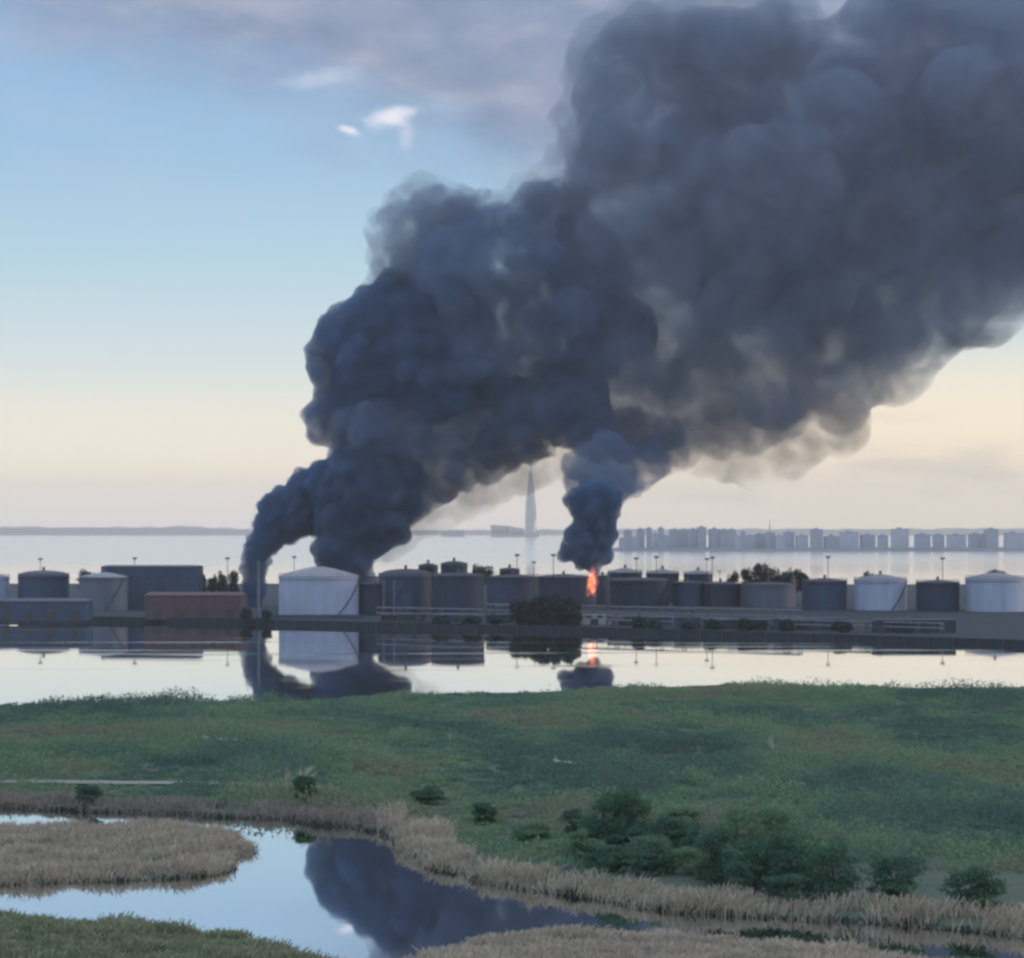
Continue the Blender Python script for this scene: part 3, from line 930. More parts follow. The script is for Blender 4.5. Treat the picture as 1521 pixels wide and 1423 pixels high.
# quay wall in lengths
def quay(x0, x1, label, mat):
    a = Vector(((x0-HX)/F*quayD(x0), quayD(x0)-1.2, 0))
    b = Vector(((x1-HX)/F*quayD(x1), quayD(x1)-1.2, 0))
    t = empty('quay_wall', a, math.atan2(b.y-a.y, b.x-a.x))
    tag(t, label, 'quay wall')
    L = (b-a).length
    MB().box(0, L, 0, 2.6, -1.2, 2.15).build('wall', mat, t)
    MB().box(0.05, L-0.05, -0.15, 1.2, 2.153, 2.5).build('coping', M['concrete'], t)
    for k in range(int(L/11)):
        MB().box(4+k*11-0.35, 4+k*11+0.35, -0.35, -0.003, 0.2, 2.0).build('fender', M['darksteel'], t)
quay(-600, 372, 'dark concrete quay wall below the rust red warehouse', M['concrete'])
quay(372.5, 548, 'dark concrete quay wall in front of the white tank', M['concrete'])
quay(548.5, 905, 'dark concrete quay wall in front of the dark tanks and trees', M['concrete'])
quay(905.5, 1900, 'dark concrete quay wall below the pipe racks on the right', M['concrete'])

# ================================================================== trees and bushes
def leaf_quads(C, size, r, flat=0.0):
    """random little quads at points C"""
    n = len(C)
    d = r.normal(size=(n, 3)); d /= np.linalg.norm(d, axis=1)[:, None]
    e = np.cross(d, r.normal(size=(n, 3))); e /= np.linalg.norm(e, axis=1)[:, None]
    s = size*(0.6+0.8*r.random((n, 1)))
    d, e = d*s*0.5, e*s*0.5*(0.55+0.4*r.random((n, 1)))
    V = np.stack([C-d-e*0.3, C+e, C+d-e*0.3, C-e], 1).reshape(-1, 3)
    return V, np.arange(4*n).reshape(n, 4)
def crown_points(lobes, per, r):
    """points through the volume of some lobes, thicker towards their skins"""
    out = []
    for (c, rad) in lobes:
        d = r.normal(size=(per, 3)); d /= np.linalg.norm(d, axis=1)[:, None]
        q = (0.35+0.65*r.random((per, 1))**0.45)*(1+0.16*r.normal(size=(per, 1)))
        out.append(np.array(c)+d*q*np.array(rad))
    return np.concatenate(out)
def tree(x, D, h, w, label, name='tree', z0=2.0, leaf=0.55, mat='tree', seed=0, nl=9, per=150, crown_from=0.25, cat='tree', group=None):
    r = np.random.default_rng(seed+100)
    t = empty(name, ((x-HX)/F*D, D, z0))
    tag(t, label, cat, group)
    lobes = []
    for k in range(nl):
        a = r.random()*2*math.pi
        q = r.random()
        zc = h*(crown_from+0.12+(0.83-crown_from)*r.random())
        rr_ = w*0.5*(1.0-0.55*abs((zc/h-0.5)*1.5))*(0.35+0.65*q)
        lobes.append(((rr_*0.75*math.cos(a), rr_*0.75*math.sin(a), zc), (w*(0.11+0.14*r.random()), w*(0.11+0.14*r.random()), h*(0.08+0.12*r.random()))))
    lobes.append(((0, 0, h*0.82), (w*0.2, w*0.2, h*0.17)))
    C = crown_points(lobes, per, r)
    C = C[C[:, 2] > 0.15]
    V, Fq = leaf_quads(C, leaf, r)
    np_mesh('crown', V, Fq, M[mat], t, attr=np.clip(r.normal(0.5, 0.22, len(Fq)), 0, 1))
    b = MB().tube([(0, 0, -0.4), (0.05*w*r.normal()*.3, 0, h*0.3), (0.06*w*r.normal()*.3, 0.1, h*0.62), (0, 0, h*0.85)], [h*0.028, h*0.022, h*0.013, h*0.005], 7)
    for (c, rad) in lobes[:6]:
        b.tube([(0, 0, max(0.1, c[2]*0.5)), (c[0]*0.5, c[1]*0.5, c[2]*0.8), c], [h*0.011, h*0.008, h*0.003], 5)
    b.build('trunk', M['bark'], t)
    return t
GT = 'trees on the terminal island'
TREES = [(776, 1170, 10.5, 13, 'leftmost of the dark bushy trees on the quay left of the cabin'),
 (797, 1166, 12, 13, 'second dark bushy tree on the quay, left of the tallest one'),
 (820, 1163, 13.2, 14, 'tallest dark bushy tree on the quay between mauve tanks and water'),
 (839, 1160, 12.4, 12, 'dark bushy tree right of the tallest one on the quay'),
 (853, 1158, 10, 8.5, 'dark tree touching the left end of the pale cabin'),
 (1112, 1500, 21, 13, 'tree with a thin crown at the left of the far right tree line'),
 (1124, 1500, 22, 13, 'tall tree standing behind the pale grey tank, left of the highest crown'),
 (1137, 1500, 23, 14, 'highest crown of the tree line behind the pale grey tank'),
 (1150, 1510, 19, 14, 'lower tree right of the highest crown behind the pale tank'),
 (1163, 1500, 18, 15, 'rounded tree over the right half of the pale grey tank'),
 (1177, 1500, 19, 16, 'dark tree at the right end behind the pale grey tank'),
 (1192, 1500, 18, 15, 'tree behind the cone-roofed grey tank past the photo edge'),
 (1086, 1520, 17, 12, 'low tree left of the far right tree line, behind the dark flat tank'),
 (300, 1440, 17, 9, 'small tree just right of the tall dark block on the left'),
 (315, 1450, 16, 8, 'small tree behind the whitish pump house'),
 (330, 1440, 18.5, 9, 'tree left of the mast behind the rust red warehouse'),
 (345, 1440, 19, 9, 'tree right of the mast behind the rust red warehouse'),
 (708, 1540, 21, 12, 'tree showing over the right end of the sooty tank roof'),
 (724, 1540, 20.5, 13, 'low tree in the gap between sooty and mauve tanks'),
 (365, 1225, 5.5, 7, 'shrubby tree between the rust red warehouse and the chimney'),
 (396, 1222, 4.5, 6, 'small shrubby tree between the chimney and the white tank'),
 (1290, 1500, 18, 14, 'tree behind the white tank on the far right'),
 (1480, 1500, 19, 16, 'tree at the far right behind the last white tank'),
 (130, 1500, 19, 15, 'tree behind the pale tank on the far left'),
 (948, 1128, 4.6, 8, 'round bush at the quay edge right of the pale cabin'),
 (972, 1124, 3.6, 9, 'low spreading bush right of the round quay bush'),
 (1022, 1116, 3.2, 7, 'small bush at the left foot of the low valve house'),
 (1060, 1112, 4.2, 10, 'wide bush on the quay right of the low valve house'),
 (1104, 1102, 4.6, 9, 'bush on the quay below the pale grey tank, left of two'),
 (1128, 1098, 3.8, 10, 'bush on the quay below the pale grey tank, right of two'),
 (1168, 1092, 4.8, 9, 'bush on the quay at the right edge of the photo'),
 (700, 1168, 4.0, 11, 'low bush on the quay below the sooty dark tank'),
 (740, 1160, 4.6, 11, 'low bush on the quay left of the tall bushy clump'),
 (655, 1176, 3.4, 10, 'low bush on the quay between the two big dark tanks'),
 (1250, 1080, 4.4, 10, 'bush on the quay below the grey cone-roofed tank')]
for i, (x, D, h, w, lab) in enumerate(TREES):
    tree(x, D, h, w, lab, seed=i, leaf=0.9, per=130, crown_from=-0.12 if i < 5 or h < 8 else 0.3, group=GT, nl=36 if i < 5 else 24 if h < 8 else 12)

# dark bushes of the meadow and pond bank
def ground_z(X, D): return float(land(np.array([[X, D]]))[0][0])
GB = 'bushes of the marsh meadow'
BUSH = [(896, 1264, 7.6, 7.0, 'left half of the big dark bush pair right of the pond bend'),
 (936, 1262, 8.0, 7.5, 'right half and taller of the big dark bush pair right of the pond bend'),
 (1000, 1270, 4.6, 7, 'round dark bush right of the big bush pair'),
 (1062, 1312, 7.2, 6.5, 'dark blue-green bush above the reeds on the right'),
 (1122, 1320, 6.0, 8.5, 'broad dark bush near the right edge of the photo'),
 (1172, 1326, 7.2, 9, 'dark bush cut by the right edge of the photo'),
 (905, 1292, 3.2, 8, 'low mid green bush in front of the big dark bush pair'),
 (965, 1298, 3.0, 8, 'low mid green bush below the round dark bush'),
 (720, 1222, 3.0, 4.5, 'small dark bush where the reeds begin at the pond bend'),
 (452, 1193, 4.2, 5.0, 'dark bush under the bleached dead tree on the pond bank'),
 (640, 1195, 2.6, 6, 'low bush behind the tan reeds above the pond'),
 (1235, 1332, 6.6, 9, 'dark bush by the channel past the right edge'),
 (1330, 1335, 5.2, 9, 'large dark bush on the far right bank'),
 (1450, 1345, 4.4, 8, 'dark bush on the far right above the reeds'),
 (1095, 1262, 5.0, 9, 'bright green bush behind the dark ones on the right'),
 (1150, 1256, 4.6, 9, 'bright green bush behind the one at the right edge'),
 (1015, 1235, 3.0, 8, 'light green low bush above the round dark bush'),
 (790, 1250, 2.6, 7, 'light green low bush near the reeds left of the big bush pair'),
 (130, 1192, 3.0, 6, 'dark bush on the bank at the far left')]
for i, (x, y, h, w, lab) in enumerate(BUSH):
    X, D = gw(x, y, 1.0)
    z = ground_z(X, D)
    tree(x, D, h, w, lab, name='bush', z0=z, leaf=0.27, mat='scrub' if 'green' in lab and 'mid' not in lab and 'blue' not in lab else 'bush', seed=200+i, nl=26, per=240, crown_from=-0.05, cat='bush', group=GB)

rb = random.Random(31)
for k in range(26):
    x, y = rb.uniform(850, 1185), 0
    y = rb.uniform(1228, 1262) + max(0, (x-900))*0.24 + rb.uniform(0, 28)
    X, D = gw(x, y, 1.0)
    if land(np.array([[X, D]]))[1][0] < 4.5:
        continue
    tree(x, D, rb.uniform(2.0, 4.8), rb.uniform(4, 8.5), 'middling green shrub merging into the thicket right of the pond bend', name='shrub', z0=ground_z(X, D), leaf=0.27, mat=rb.choice(('bush', 'scrub', 'bush')), seed=300+k, nl=16, per=170, crown_from=-0.05, cat='shrub', group='shrubs of the thicket by the pond')
# bleached dead trees and snags
def dead_tree(x, y, h, spread, label, seed, name='dead_tree'):
    r = random.Random(seed)
    X, D = gw(x, y, 1.0)
    t = empty(name, (X, D, ground_z(X, D)))
    tag(t, label, 'dead tree')
    MB().tube([(0, 0, -0.3), (0.1, 0, h*0.35), (-0.05, 0.1, h*0.7), (0.15, 0.1, h)], [h*0.03, h*0.024, h*0.016, h*0.006], 7).build('trunk', M['bleached'], t)
    for k in range(6):
        a = r.uniform(0, 6.28)
        z0 = h*r.uniform(0.25, 0.6)
        q = spread*r.uniform(0.5, 1)
        p1 = Vector((math.cos(a)*q*0.5, math.sin(a)*q*0.5, z0+h*0.18))
        p2 = Vector((math.cos(a)*q, math.sin(a)*q, z0+h*r.uniform(0.3, 0.5)))
        b = MB().tube([(0, 0, z0), p1, p2], [h*0.016, h*0.012, h*0.005], 5)
        for j in range(4):
            d = Vector((r.uniform(-1, 1), r.uniform(-1, 1), r.uniform(0.2, 1)))*h*0.13
            s = p1.lerp(p2, r.random())
            b.tube([s, s+d], [h*0.008, h*0.003], 4)
        b.build('branch', M['bleached'], t)
dead_tree(446, 1189, 6.0, 3.2, 'bleached dead tree with forked pale branches on the left pond bank', 1)
dead_tree(425, 1184, 4.6, 1.2, 'thin bleached snag left of the forked dead tree', 2)
dead_tree(932, 1318, 2.4, 0.6, 'short pale snag in the reeds below the big bushes', 3)
dead_tree(1148, 1130, 4.0, 1.6, 'small pale dead tree alone in the right of the meadow', 4)
dead_tree(668, 1116, 2.6, 1.0, 'tiny pale dead shrub in the middle of the meadow', 5)
def log(x0, x1, y, label, seed):
    X0, D0 = gw(x0, y, 1.5); X1, D1 = gw(x1, y+3, 1.5)
    r = random.Random(seed)
    z = max(ground_z(X0, D0), ground_z(X1, D1))+1.2
    t = empty('fallen_log', ((X0+X1)/2, (D0+D1)/2, z))
    tag(t, label, 'log')
    w = X1-X0
    MB().tube([(-w/2, 0.5, 0.5), (-w/4, 0.2, 0.15), (w/5, -0.2, 0.1), (w/2, -0.6, 0.0)], [0.36, 0.32, 0.24, 0.12], 7).build('trunk', M['bleached'], t)
    MB().tube([(-w/2+0.6, 0.3, 0.4), (-w/2+0.2, 0, 1.6)], [0.15, 0.05], 5).build('branch', M['bleached'], t)
log(303, 360, 1113, 'bleached fallen log lying in the left of the meadow', 1)
log(822, 866, 1146, 'pale fallen trunk lying in the middle of the meadow', 2)

# ---- meadow cover: nobody could count it
def scatter(n, x0, x1, d0, d1):
    D = np.sqrt(rng.random(n)*(d1**2-d0**2)+d0**2)
    X = (x0+(x1-x0)*rng.random(n)-HX)/F*D
    return np.stack([X, D], 1)
def seg_dist(P, pts):
    d = np.full(len(P), 1e9)
    for a, b in zip(pts[:-1], pts[1:]):
        a, b = np.array(a), np.array(b)
        e = b-a
        t = np.clip(((P-a)@e)/(e@e), 0, 1)
        d = np.minimum(d, np.linalg.norm(P-a-t[:, None]*e, axis=1))
    return d
S = scatter(21000, -150, 1680, 330, 790)
z, m, i_, n_, q_ = land(S)
pond_side = S[:, 1] < 480
# tan reeds own the strip next to the pond
X, Y = S[:, 0], S[:, 1]
keep = (m > np.where(pond_side, 7.5+5*(fbm(X, Y, 0.07, 2)-0.5), 0.6)) & (seg_dist(S, TRACK) > 2.6)
S, z, m = S[keep], z[keep], m[keep]
kindn = fbm(S[:, 0], S[:, 1]*0.55, 0.05, 4)
hgt = (0.5+4.6*np.clip((kindn-0.40)*2.4, 0, 1)**1.3*rng.uniform(0.5, 1.2, len(S)))*np.clip(m/12, 0.35, 1)
wid = 1.2+0.8*hgt*rng.uniform(0.6, 1.2, len(S))
tint0 = np.clip(0.5+2.6*(fbm(S[:, 0]+300, S[:, 1]*0.6, 0.035, 4)-0.5)+rng.normal(0, 0.13, len(S)), 0, 1)
per = 44
d = rng.normal(size=(len(S), per, 3)); d /= np.linalg.norm(d, axis=2)[:, :, None]
d[:, :, 2] = np.abs(d[:, :, 2])
q = 0.45+0.55*rng.random((len(S), per, 1))**0.5
C = np.concatenate([S, z[:, None]], 1)[:, None, :]+d*q*np.stack([wid, wid, hgt], 1)[:, None, :]
V, Fq = leaf_quads(C.reshape(-1, 3), 0.46, rng)
tt = np.clip(np.repeat(tint0, per)+rng.normal(0, 0.06, len(Fq)), 0, 1)
o = np_mesh('meadow_scrub', V, Fq, M['scrub'], attr=tt)
tag(o, 'soft mottled green scrub and grass covering the whole meadow', 'scrub', kind='stuff')

def reed_field(name, Pts, zb, hmin, hmax, mat, label, width=0.10, lean=0.34):
    n = len(Pts)
    h = rng.uniform(hmin, hmax, n)*(0.25+1.5*fbm(Pts[:, 0], Pts[:, 1], 0.22, 3))
    a = rng.uniform(0, math.pi, n)
    w = width*rng.uniform(0.6, 1.5, n)
    ox, oy = np.cos(a)*w/2, np.sin(a)*w/2
    lx, ly = rng.normal(0, lean, n)*h+0.10*h, rng.normal(0, lean, n)*h
    B = np.column_stack([Pts, zb-0.25])
    v0 = B-np.column_stack([ox, oy, 0*ox]); v1 = B+np.column_stack([ox, oy, 0*ox])
    mid = B+np.column_stack([lx*0.4, ly*0.4, h*0.62])
    v2 = mid+np.column_stack([ox, oy, 0*ox])*1.3; v3 = mid-np.column_stack([ox, oy, 0*ox])*1.3
    top = B+np.column_stack([lx, ly, h])
    v4 = top+np.column_stack([ox, oy, 0*ox])*0.9; v5 = top-np.column_stack([ox, oy, 0*ox])*0.9
    V = np.stack([v0, v1, v2, v3, v4, v5], 1).reshape(-1, 3)
    k = np.arange(n)[:, None]*6
    Fq = np.concatenate([k+np.array([[0, 1, 2, 3]]), k+np.array([[3, 2, 4, 5]])])
    t0 = np.clip(rng.normal(0.5, 0.2, n), 0, 1)
    o = np_mesh(name, V, Fq, mat, attr=np.concatenate([t0, t0]))
    return tag(o, label, 'reeds', kind='stuff')
Q = scatter(520000, -100, 1640, 262, 480)
z, m, i_, n_, q_ = land(Q)
X, Y = Q[:, 0], Q[:, 1]
wn = fbm(X, Y, 0.07, 2)
pxx = X/Y*F+HX
clump = fbm(X, Y, 0.30, 3)
clump = 0.5*clump+0.5*fbm(X+70, Y, 0.09, 2)
belt = (clump+0.22*rng.random(len(Q)) > 0.55) & (m > -0.8) & (m < np.where(pxx < 600, 11, 6.5+9*(wn-0.5))) & (seg_dist(Q, TRACK) > 2.2) & (Y < 455)
rightb = belt & (pxx > 560)
leftb = belt & (pxx <= 560) 
reed_field('reed_belt', Q[rightb], z[rightb], 0.9, 2.1, M['reed'], 'tan dry reed belt along the right bank of the pond')
reed_field('reed_belt', Q[leftb], z[leftb], 0.7, 1.5, M['reedb'], 'short brownish reeds on the far left bank of the pond')
edge = (np.abs(m-0.1) < 0.9) & (Y < 460) | (np.abs(i_) < 0.8)
reed_field('sedge_fringe', Q[edge], z[edge], 0.35, 0.9, M['sedge'], 'dark low sedge along the muddy edges of the pond', width=0.14, lean=0.5)
isl = (i_ > -0.6) & (clump+0.3*rng.random(len(Q)) > 0.5)
reed_field('reed_islet', Q[isl], z[isl], 0.8, 1.7, M['reed'], 'tan reed islet jutting into the pond from the left')
Q = scatter(330000, -120, 1640, 235, 306)
z, m, i_, n_, q_ = land(Q)
pxx = Q[:, 0]/Q[:, 1]*F+HX
nr_ = (n_ > -0.6) & (pxx > 560)
reed_field('reed_bed', Q[nr_], z[nr_], 0.8, 1.7, M['reed'], 'grey-tan reed bed filling the bottom right foreground')
nl_ = (n_ > -0.6) & (pxx <= 560)
reed_field('reed_bed', Q[nl_], z[nl_], 0.8, 2.0, M['reedg'], 'greening reeds and sedge in the bottom left corner', width=0.13)

# ================================================================== fire and smoke
SM_T = {}
def clouds_tex(size, depth, hard):
    k = (size, depth, hard)
    if k not in SM_T:
        t = bpy.data.textures.new('smoke_billow', 'CLOUDS')
        t.noise_scale = size
        t.noise_depth = depth
        t.noise_type = 'HARD_NOISE' if hard else 'SOFT_NOISE'
        SM_T[k] = t
    return SM_T[k]
def ico(sub):
    bm = bmesh.new()
    bmesh.ops.create_icosphere(bm, subdivisions=sub, radius=1.0)
    v = np.array([p.co[:] for p in bm.verts]); f = np.array([[q.index for q in p.verts] for p in bm.faces])
    bm.free()
    return v, f
ICO = ico(2)
def smoke_hull(name, blobs, D0, mat, parent, seed, voxel=2.2, disp=((22, 7.0, True), (8, 2.6, True)), puffs=10, puff=(0.25, 0.5), depth=1.0, smooth=1, jit=0.25):
    """blobs: (px x, px y, px radius[, extra depth m]) -> one billowing closed hull"""
    r = np.random.default_rng(seed)
    V, Fs, n0 = [], [], 0
    def ball(c, rad):
        nonlocal n0
        V.append(ICO[0]*np.array(rad)+np.array(c)); Fs.append(ICO[1]+n0); n0 += len(ICO[0])
    for b in blobs:
        x, y, rp = b[:3]
        D = D0+(b[3] if len(b) > 3 else 0)
        rad = rp/F*D
        c = np.array(px(x, y, D+r.normal()*rad*jit))
        ball(c, (rad, rad*depth, rad))
        for k in range(puffs):
            d = r.normal(size=3); d /= np.linalg.norm(d)
            q = rad*r.uniform(*puff)
            ball(c+d*np.array((rad, rad*depth, rad))*(1-0.35*q/rad), (q, q, q))
    me = bpy.data.meshes.new(name)
    v, f = np.concatenate(V), np.concatenate(Fs)
    me.from_pydata(v.tolist(), [], f.tolist())
    tmp = bpy.data.objects.new('tmp', me)
    COL.objects.link(tmp)
    rm = tmp.modifiers.new('r', 'REMESH'); rm.mode = 'VOXEL'; rm.voxel_size = voxel
    for size, st_, hard in disp:
        dm = tmp.modifiers.new('d', 'DISPLACE')
        dm.texture = clouds_tex(size, 2, hard); dm.texture_coords = 'GLOBAL'; dm.strength = st_; dm.mid_level = 0.2
    r2 = tmp.modifiers.new('r2', 'REMESH'); r2.mode = 'VOXEL'; r2.voxel_size = voxel*0.9
    s = tmp.modifiers.new('s', 'SMOOTH'); s.factor = 0.5; s.iterations = smooth
    dg = bpy.context.evaluated_depsgraph_get()
    dg.update()
    out = bpy.data.meshes.new_from_object(tmp.evaluated_get(dg))
    bpy.data.objects.remove(tmp)
    out.name = name
    out.materials.clear()
    out.polygons.foreach_set('use_smooth', [True]*len(out.polygons))
    o = bpy.data.objects.new(name, out)
    COL.objects.link(o)
    out.materials.append(mat)
    if parent is not None:
        o.parent = parent
        o.matrix_parent_inverse = parent.matrix_world.inverted() if False else Matrix.Translation(-Vector(parent.location))
    return o
SC = (0.14, 0.28, 0.48)
M['smoke_dense'] = volume_h('dense_oil_smoke', SC, 0.36, 6, 0.35, 1.6)
M['smoke_dark'] = volume_h('dark_oil_smoke', SC, 0.20, 11, 0.5, 1.6)
M['smoke_roll'] = volume_h('grey_rolling_smoke', (0.21, 0.33, 0.50), 0.12, 15, 0.18, 1.7)
M['smoke_mid'] = volume_h('rolling_oil_smoke', (0.22, 0.34, 0.52), 0.075, 18, 0.05, 1.8)
M['smoke_soft'] = volume_h('spreading_oil_smoke', (0.29, 0.38, 0.52), 0.040, 30, 0.05, 1.9)
M['smoke_thin'] = volume_h('thinning_smoke', (0.36, 0.46, 0.60), 0.055, 14, 0.0, 1.9)
M['smoke_fringe'] = volume_h('fraying_smoke', (0.36, 0.44, 0.55), 0.022, 16, 0.0, 2.2)
M['smoke_veil'] = volume_h('thin_tan_smoke', (0.58, 0.53, 0.48), 0.024, 18, 0.0, 2.2)

DA = 1430.0
# left column
b = px(378, 900, 1440)
ta = empty('smoke_plume', (b.x, 1440, 2.0))
tag(ta, 'narrow dark smoke column rising left of the white tank and leaning right', 'smoke', 'smoke plumes of the tank fire')
smoke_hull('column', [(378, 893, 13), (378, 878, 15), (378, 862, 16), (379, 846, 17), (381, 830, 18), (386, 814, 22), (398, 800, 24), (402, 780, 19), (412, 775, 30), (440, 772, 26), (466, 766, 30), (432, 790, 12), (415, 758, 30), (436, 752, 32), (446, 736, 26), (462, 735, 36), (486, 716, 36)], 1440, M['smoke_dense'], ta, 11, voxel=1.0, disp=((9, 4.5, True), (4, 2.2, True)), puffs=12)
smoke_hull('loose_wisp', [(378, 762, 4), (376, 768, 3)], 1440, M['smoke_soft'], ta, 12, voxel=0.6, disp=((3, 0.8, False),), puffs=3)
# main plume from behind the white tank
b = px(505, 850, 1470)
tb = empty('smoke_plume', (b.x, DA, 2.0))
tag(tb, 'huge dark smoke plume from behind the white tank sweeping up to the right', 'smoke', 'smoke plumes of the tank fire')
smoke_hull('column', [(497, 850, 24), (522, 850, 26), (545, 852, 10), (492, 832, 24), (525, 832, 28), (500, 812, 32), (535, 808, 32), (512, 790, 40), (560, 788, 34), (508, 762, 44), (555, 760, 52), (590, 742, 36), (500, 728, 42), (545, 722, 60), (585, 712, 44)], DA, M['smoke_dense'], tb, 21, voxel=1.3, disp=((14, 6, True), (5, 2.6, True)), puffs=14, puff=(0.18, 0.42))
smoke_hull('lower_roll', [(618, 722, 42), (652, 702, 40), (598, 752, 32), (690, 672, 34), (575, 780, 22), (585, 625, 42), (640, 605, 46), (600, 640, 60), (680, 690, 36), (555, 630, 34), (530, 680, 45), (560, 650, 58), (610, 650, 62), (575, 700, 60), (650, 665, 56), (680, 640, 62), (730, 650, 56), (760, 620, 62), (620, 615, 32), (700, 600, 60), (790, 640, 45), (840, 600, 66), (525, 640, 22)], DA, M['smoke_roll'], tb, 22, voxel=1.9, disp=((20, 6, True), (8, 3.5, False)), puffs=11, jit=0.18, depth=0.85, puff=(0.18, 0.42))
smoke_hull('dark_billow', [(480, 618, 30), (476, 642, 20), (500, 640, 24), (500, 600, 40), (486, 545, 32), (478, 520, 22), (505, 500, 42), (505, 468, 20), (540, 540, 58), (560, 480, 52), (545, 445, 20), (600, 540, 70), (590, 440, 40), (640, 480, 76), (660, 560, 62), (540, 610, 44)], DA, M['smoke_dark'], tb, 23, voxel=1.6, disp=((16, 5.5, True), (6, 2.4, True)), puffs=16, depth=0.8, jit=0.2, puff=(0.16, 0.40))
smoke_hull('crest', [(652, 345, 36), (685, 335, 42), (715, 350, 44), (636, 405, 50), (690, 400, 80), (770, 400, 84), (775, 325, 34), (800, 300, 30), (830, 320, 46), (760, 480, 90), (840, 400, 90), (850, 480, 100), (700, 500, 80), (780, 560, 76), (845, 290, 26)], DA, M['smoke_mid'], tb, 24, voxel=2.2, disp=((22, 7, True), (9, 3, False)), puffs=11, puff=(0.2, 0.42), depth=0.75, jit=0.2)
smoke_hull('high_cloud', [(905, 100, 40), (890, 150, 34), (900, 200, 42), (870, 230, 30), (930, 70, 42), (960, 40, 32), (900, 270, 60), (960, 130, 70), (1010, 80, 60), (1070, 80, 66), (1130, 80, 60), (960, 220, 90), (1050, 180, 100), (1140, 190, 100), (930, 330, 95), (1030, 300, 120), (1140, 310, 120), (940, 440, 110), (1050, 430, 120), (1160, 430, 120), (940, 540, 100), (1040, 540, 110), (1130, 530, 100), (900, 610, 70), (980, 620, 62), (1050, 615, 56), (1120, 610, 52), (1170, 590, 50),
   (1240, 220, 120), (1250, 340, 130), (1240, 460, 120), (1230, 560, 70), (1350, 200, 130), (1360, 340, 140), (1340, 450, 110), (1470, 180, 140), (1480, 320, 140), (1450, 420, 90), (1600, 180, 150), (1600, 300, 140), (1210, 120, 90), (1320, 80, 100), (1450, 60, 110), (1600, 60, 130)], DA, M['smoke_soft'], tb, 25, voxel=3.2, disp=((34, 8, False), (13, 4, False)), puffs=6)
smoke_hull('thin_crest', [(603, 335, 36), (592, 372, 30), (640, 320, 40), (675, 318, 36), (575, 410, 28), (620, 370, 44), (560, 430, 20), (800, 292, 28), (722, 290, 10)], DA, M['smoke_thin'], tb, 28, voxel=1.8, disp=((14, 6, True), (6, 3.4, True)), puffs=14, puff=(0.18, 0.42))
smoke_hull('frayed_edge', [(895, 95, 56), (880, 160, 50), (885, 215, 52), (862, 240, 42), (935, 60, 56), (965, 30, 46), (845, 285, 40), (800, 296, 42), (770, 325, 38), (725, 320, 34), (675, 318, 48), (630, 318, 50), (598, 340, 46), (590, 378, 40), (1020, 50, 60), (1090, 40, 60), (1150, 60, 70), (725, 290, 14), (1000, 650, 40), (1080, 640, 44), (1150, 620, 46)], DA, M['smoke_fringe'], tb, 27, voxel=2.6, disp=((20, 12, True), (8, 6, True)), puffs=10)
smoke_hull('tan_veil', [(600, 770, 26), (650, 760, 22), (690, 742, 20), (720, 735, 18), (575, 815, 16), (780, 715, 18), (640, 745, 26), (670, 730, 26), (700, 720, 24), (735, 715, 24), (770, 700, 28), (805, 690, 24), (620, 775, 20), (590, 800, 20), (840, 680, 22)], DA+10, M['smoke_veil'], tb, 26, voxel=2.2, disp=((20, 9, False), (8, 4, False)), puffs=5)
# right column over the fire
b = px(880, 845, 1345)
tcn_ = empty('smoke_plume', (b.x, 1345, 2.0))
tag(tcn_, 'black smoke column climbing straight up from the flames on the right', 'smoke', 'smoke plumes of the tank fire')
smoke_hull('column', [(882, 838, 13), (862, 838, 9), (848, 815, 16), (872, 818, 24), (896, 822, 14), (862, 795, 22), (888, 795, 28), (878, 770, 26), (898, 770, 20), (852, 746, 13), (880, 748, 32), (900, 742, 26)], 1345, M['smoke_dense'], tcn_, 31, voxel=0.9, disp=((9, 4.5, True), (3.5, 2.0, True)), puffs=13, puff=(0.18, 0.45))
smoke_hull('upper_roll', [(870, 720, 32), (905, 722, 36), (935, 722, 22, 10), (862, 690, 26, 10), (900, 690, 44, 20), (945, 695, 34, 30), (968, 680, 26, 40), (885, 650, 36, 55), (930, 645, 40, 60), (980, 645, 30, 60)], 1365, M['smoke_mid'], tcn_, 32, voxel=1.5, disp=((14, 6, True), (5, 2.6, True)), puffs=12, puff=(0.18, 0.42))
smoke_hull('tan_veil', [(1080, 690, 22), (1120, 690, 26), (1160, 680, 28), (1200, 660, 30), (1040, 690, 14), (1025, 690, 8), (1250, 630, 40)], 1400, M['smoke_veil'], tcn_, 33, voxel=2.2, disp=((20, 8, False), (8, 4, False)), puffs=5)

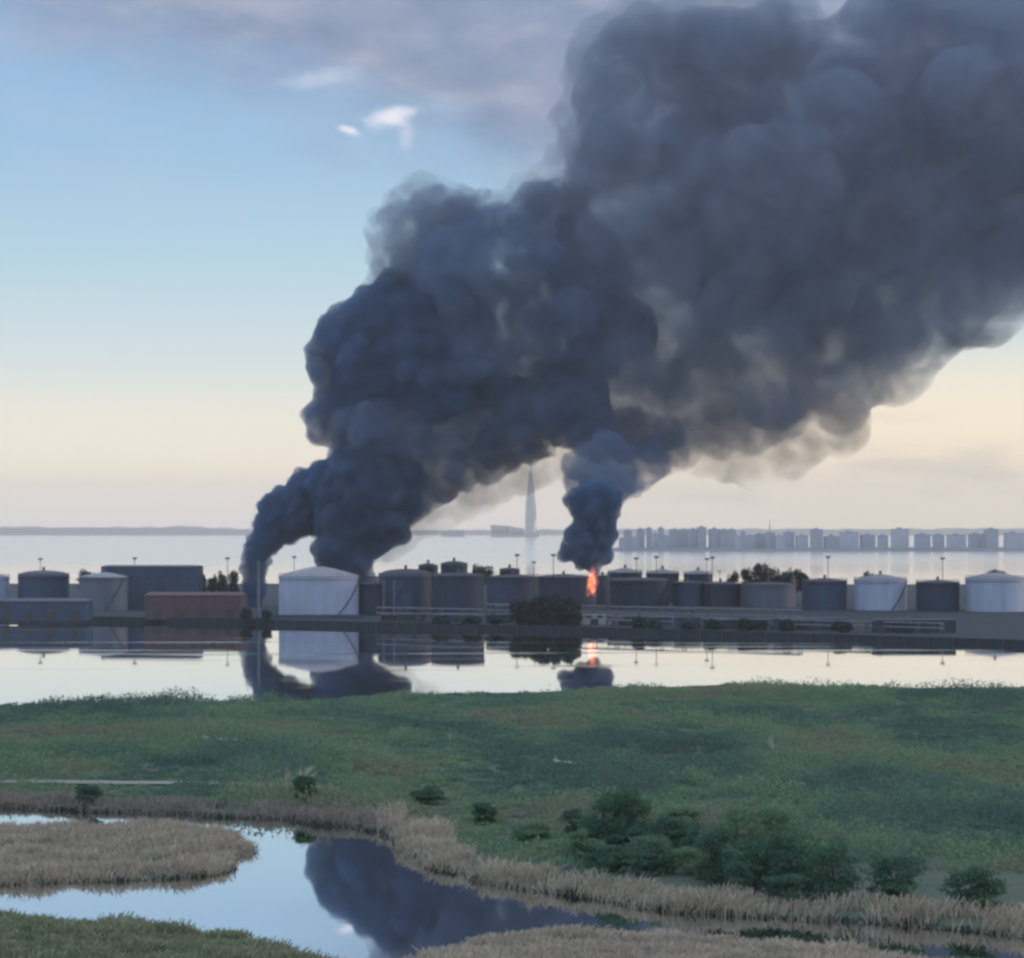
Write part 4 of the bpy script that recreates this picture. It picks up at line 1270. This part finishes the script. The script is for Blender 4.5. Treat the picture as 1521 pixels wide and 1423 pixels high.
# flames
def flame_mat(name, cols, s):
    m, t = mat_new(name)
    tcx = N(t, 'ShaderNodeTexCoord')
    nz_ = N(t, 'ShaderNodeTexNoise')
    nz_.inputs['Scale'].default_value = 0.45
    nz_.inputs['Detail'].default_value = 4
    t.links.new(tcx.outputs['Object'], nz_.inputs['Vector'])
    e = N(t, 'ShaderNodeEmission')
    t.links.new(ramp(t, nz_.outputs[0], [(0.36, tuple(v*0.35 for v in cols[0])), (0.5, cols[0]), (0.64, cols[1])]), e.inputs[0])
    e.inputs[1].default_value = s
    o = N(t, 'ShaderNodeOutputMaterial')
    t.links.new(e.outputs[0], o.inputs['Volume'])
    return m
M['flame'] = flame_mat('orange_flame', ((0.60, 0.12, 0.05), (0.75, 0.20, 0.085)), 0.22)
M['flamecore'] = flame_mat('pale_flame_core', ((0.9, 0.45, 0.22), (1.0, 0.62, 0.36)), 0.22)
DF = 1334.0
fb = px(879, 882, DF)
tf_ = empty('fire', (fb.x, DF, fb.z))
tag(tf_, 'bright orange flames licking up the side of the burning tank', 'fire')
def tongue(name, x, y0, y1, w, mat, seed, dd):
    r = random.Random(seed)
    a, b2 = px(x, y0, DF)-Vector(fb), px(x, y1, DF)-Vector(fb)
    hh = b2.z-a.z
    pts, rad = [], []
    for k in range(9):
        f = k/8
        pts.append((a.x+math.sin(f*5+seed)*w*0.35, dd+math.cos(f*4+seed)*0.4, a.z+hh*f))
        rad.append(max(0.05, w*(math.sin(math.pi*min(1, f*0.8+0.2))**0.8)*(0.85+0.3*r.random())))
    MB().tube(pts, rad, 9).build(name, mat, tf_, smooth=True)
rf = random.Random(4)
for k, (x, y0, y1, w) in enumerate(((877, 883, 852, 1.3), (880, 880, 840, 1.3), (883.5, 877, 846, 1.0), (874.5, 876, 856, 0.8), (881, 868, 838, 0.9), (886, 872, 850, 0.7), (878, 862, 843, 0.9), (873, 886, 866, 0.7), (883, 886, 868, 0.8))):
    tongue('flame', x, y0, y1, w*1.3, M['flame'], k+1, rf.uniform(-1.2, 1.2))
for k, (x, y0, y1, w) in enumerate(((876.5, 876, 858, 0.6), (879, 880, 866, 0.6))):
    tongue('flame_core', x, y0, y1, w, M['flamecore'], k+21, -2.4)

# ================================================================== haze
hz = MB().box(-15000, 15000, -2500, 28500, -4, 530)
M['haze'] = volume('evening_haze', (1.0, 0.93, 0.84), 0.00005, 0.6)
ho = hz.build('haze', M['haze'])
tag(ho, 'thin pale evening haze over the gulf', 'haze', kind='stuff')
